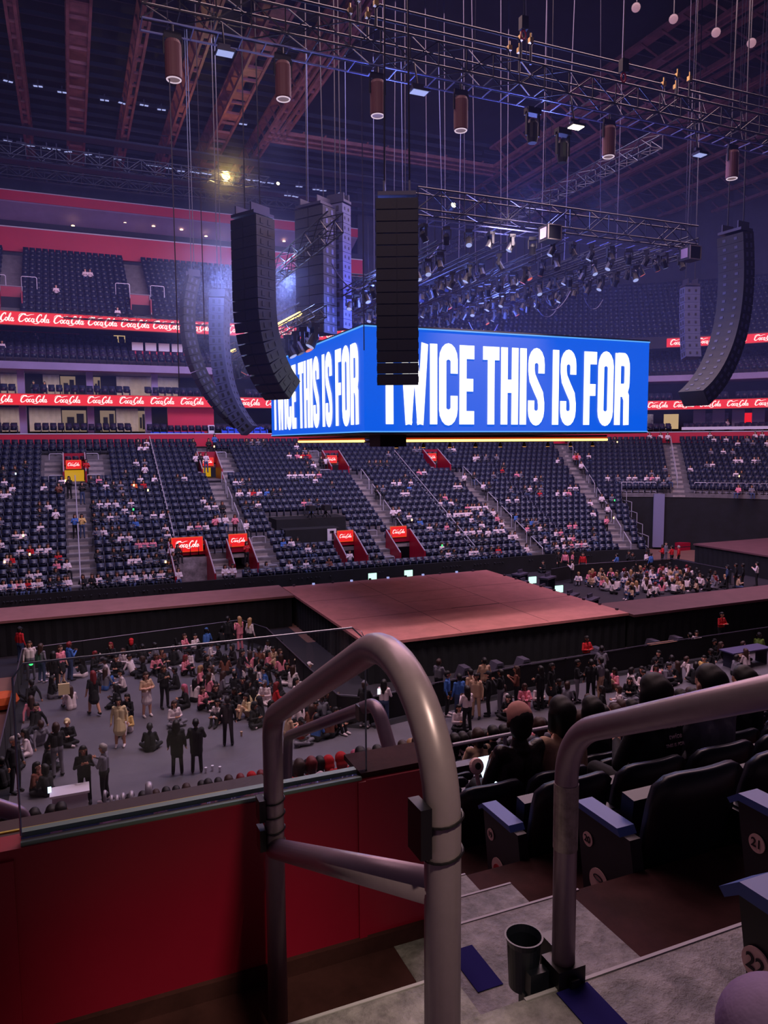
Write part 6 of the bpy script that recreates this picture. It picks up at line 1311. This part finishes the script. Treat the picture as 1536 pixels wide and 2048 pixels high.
# ------------------------------------------------------------------ theatre haze
def haze(name, mb, dens, lab, col=(1, 1, 1), R=None, loc=None):
    m = bpy.data.materials.new(name); m.use_nodes = True; nt = m.node_tree; nt.nodes.clear(); o_ = nt.nodes.new('ShaderNodeOutputMaterial')
    v = nt.nodes.new('ShaderNodeVolumeScatter'); v.inputs['Density'].default_value = dens; v.inputs['Color'].default_value = (*col, 1); v.inputs['Anisotropy'].default_value = .2
    if R:
        def mt(op, a, b_):
            n = nt.nodes.new('ShaderNodeMath'); n.operation = op; n.use_clamp = False
            for i, q in enumerate((a, b_)):
                if isinstance(q, (int, float)): n.inputs[i].default_value = q
                else: nt.links.new(q, n.inputs[i])
            return n.outputs[0]
        tc = nt.nodes.new('ShaderNodeTexCoord'); ln = nt.nodes.new('ShaderNodeVectorMath'); ln.operation = 'LENGTH'; nt.links.new(tc.outputs['Object'], ln.inputs[0])
        ns = nt.nodes.new('ShaderNodeTexNoise'); ns.inputs['Scale'].default_value = .7; ns.inputs['Detail'].default_value = 2; nt.links.new(tc.outputs['Object'], ns.inputs['Vector'])
        f = mt('MAXIMUM', mt('SUBTRACT', 1., mt('DIVIDE', ln.outputs['Value'], R)), 0.)
        nt.links.new(mt('MULTIPLY', mt('MULTIPLY', mt('POWER', f, 2.), dens), mt('MAXIMUM', mt('SUBTRACT', mt('MULTIPLY', ns.outputs['Fac'], 4.), 1.), .15)), v.inputs['Density'])
    nt.links.new(v.outputs[0], o_.inputs['Volume']); return tag(mb.build(name, m, smooth=True, loc=loc), lab, 'haze', kind='stuff')
def ball(r_): b = MB(); b.lathe([(r_*math.sin(pi*(k+.5)/12), -r_*math.cos(pi*(k+.5)/12)) for k in range(12)], (0, 0, 0), 0, 20); return b
b = MB(); b.b2((-45, -24, 11.2), (62, 32.9, 25)); haze('stage_haze', b, .0015, 'thin theatre haze with blue light tinted in, around the hanging rig and cube', (.30, .36, 1.))  # scatter colour carries the blue light; the haze itself is white
haze('haze_cloud', ball(5.2), .11, 'haze puff tinted for the blue glow around the curved speaker arrays', (.6, .68, 1.), 5.2, at(480, 590, D=36))  # blue lamp light on the puff is tinted into its colour
haze('haze_cloud', ball(4.2), .05, 'haze puff tinted warm, added for the glow of the bright yellow spotlight', (1., .9, .7), 4.2, at(452, 352, D=60))  # puff added to carry the lamp's glow, warm light in its colour
light('POINT', 'rig_wash', (-4, -2, 16.6), 2600, (.16, .22, 1.), .8)
light('POINT', 'rig_wash', (5, 3, 16.6), 2600, (.16, .22, 1.), .8)
light('POINT', 'rig_wash', (1, -7.0, 20.6), 1500, (.2, .25, 1.), .8)
light('POINT', 'rig_beam', at(575, 560, D=37), 900, (.3, .4, 1.), .3)
light('POINT', 'rig_beam', at(440, 560, D=38.5), 550, (.3, .4, 1.), .3)
light('POINT', 'yellow_lamp', at(452, 352, D=59.4), 900, (1., .72, .25), .12)
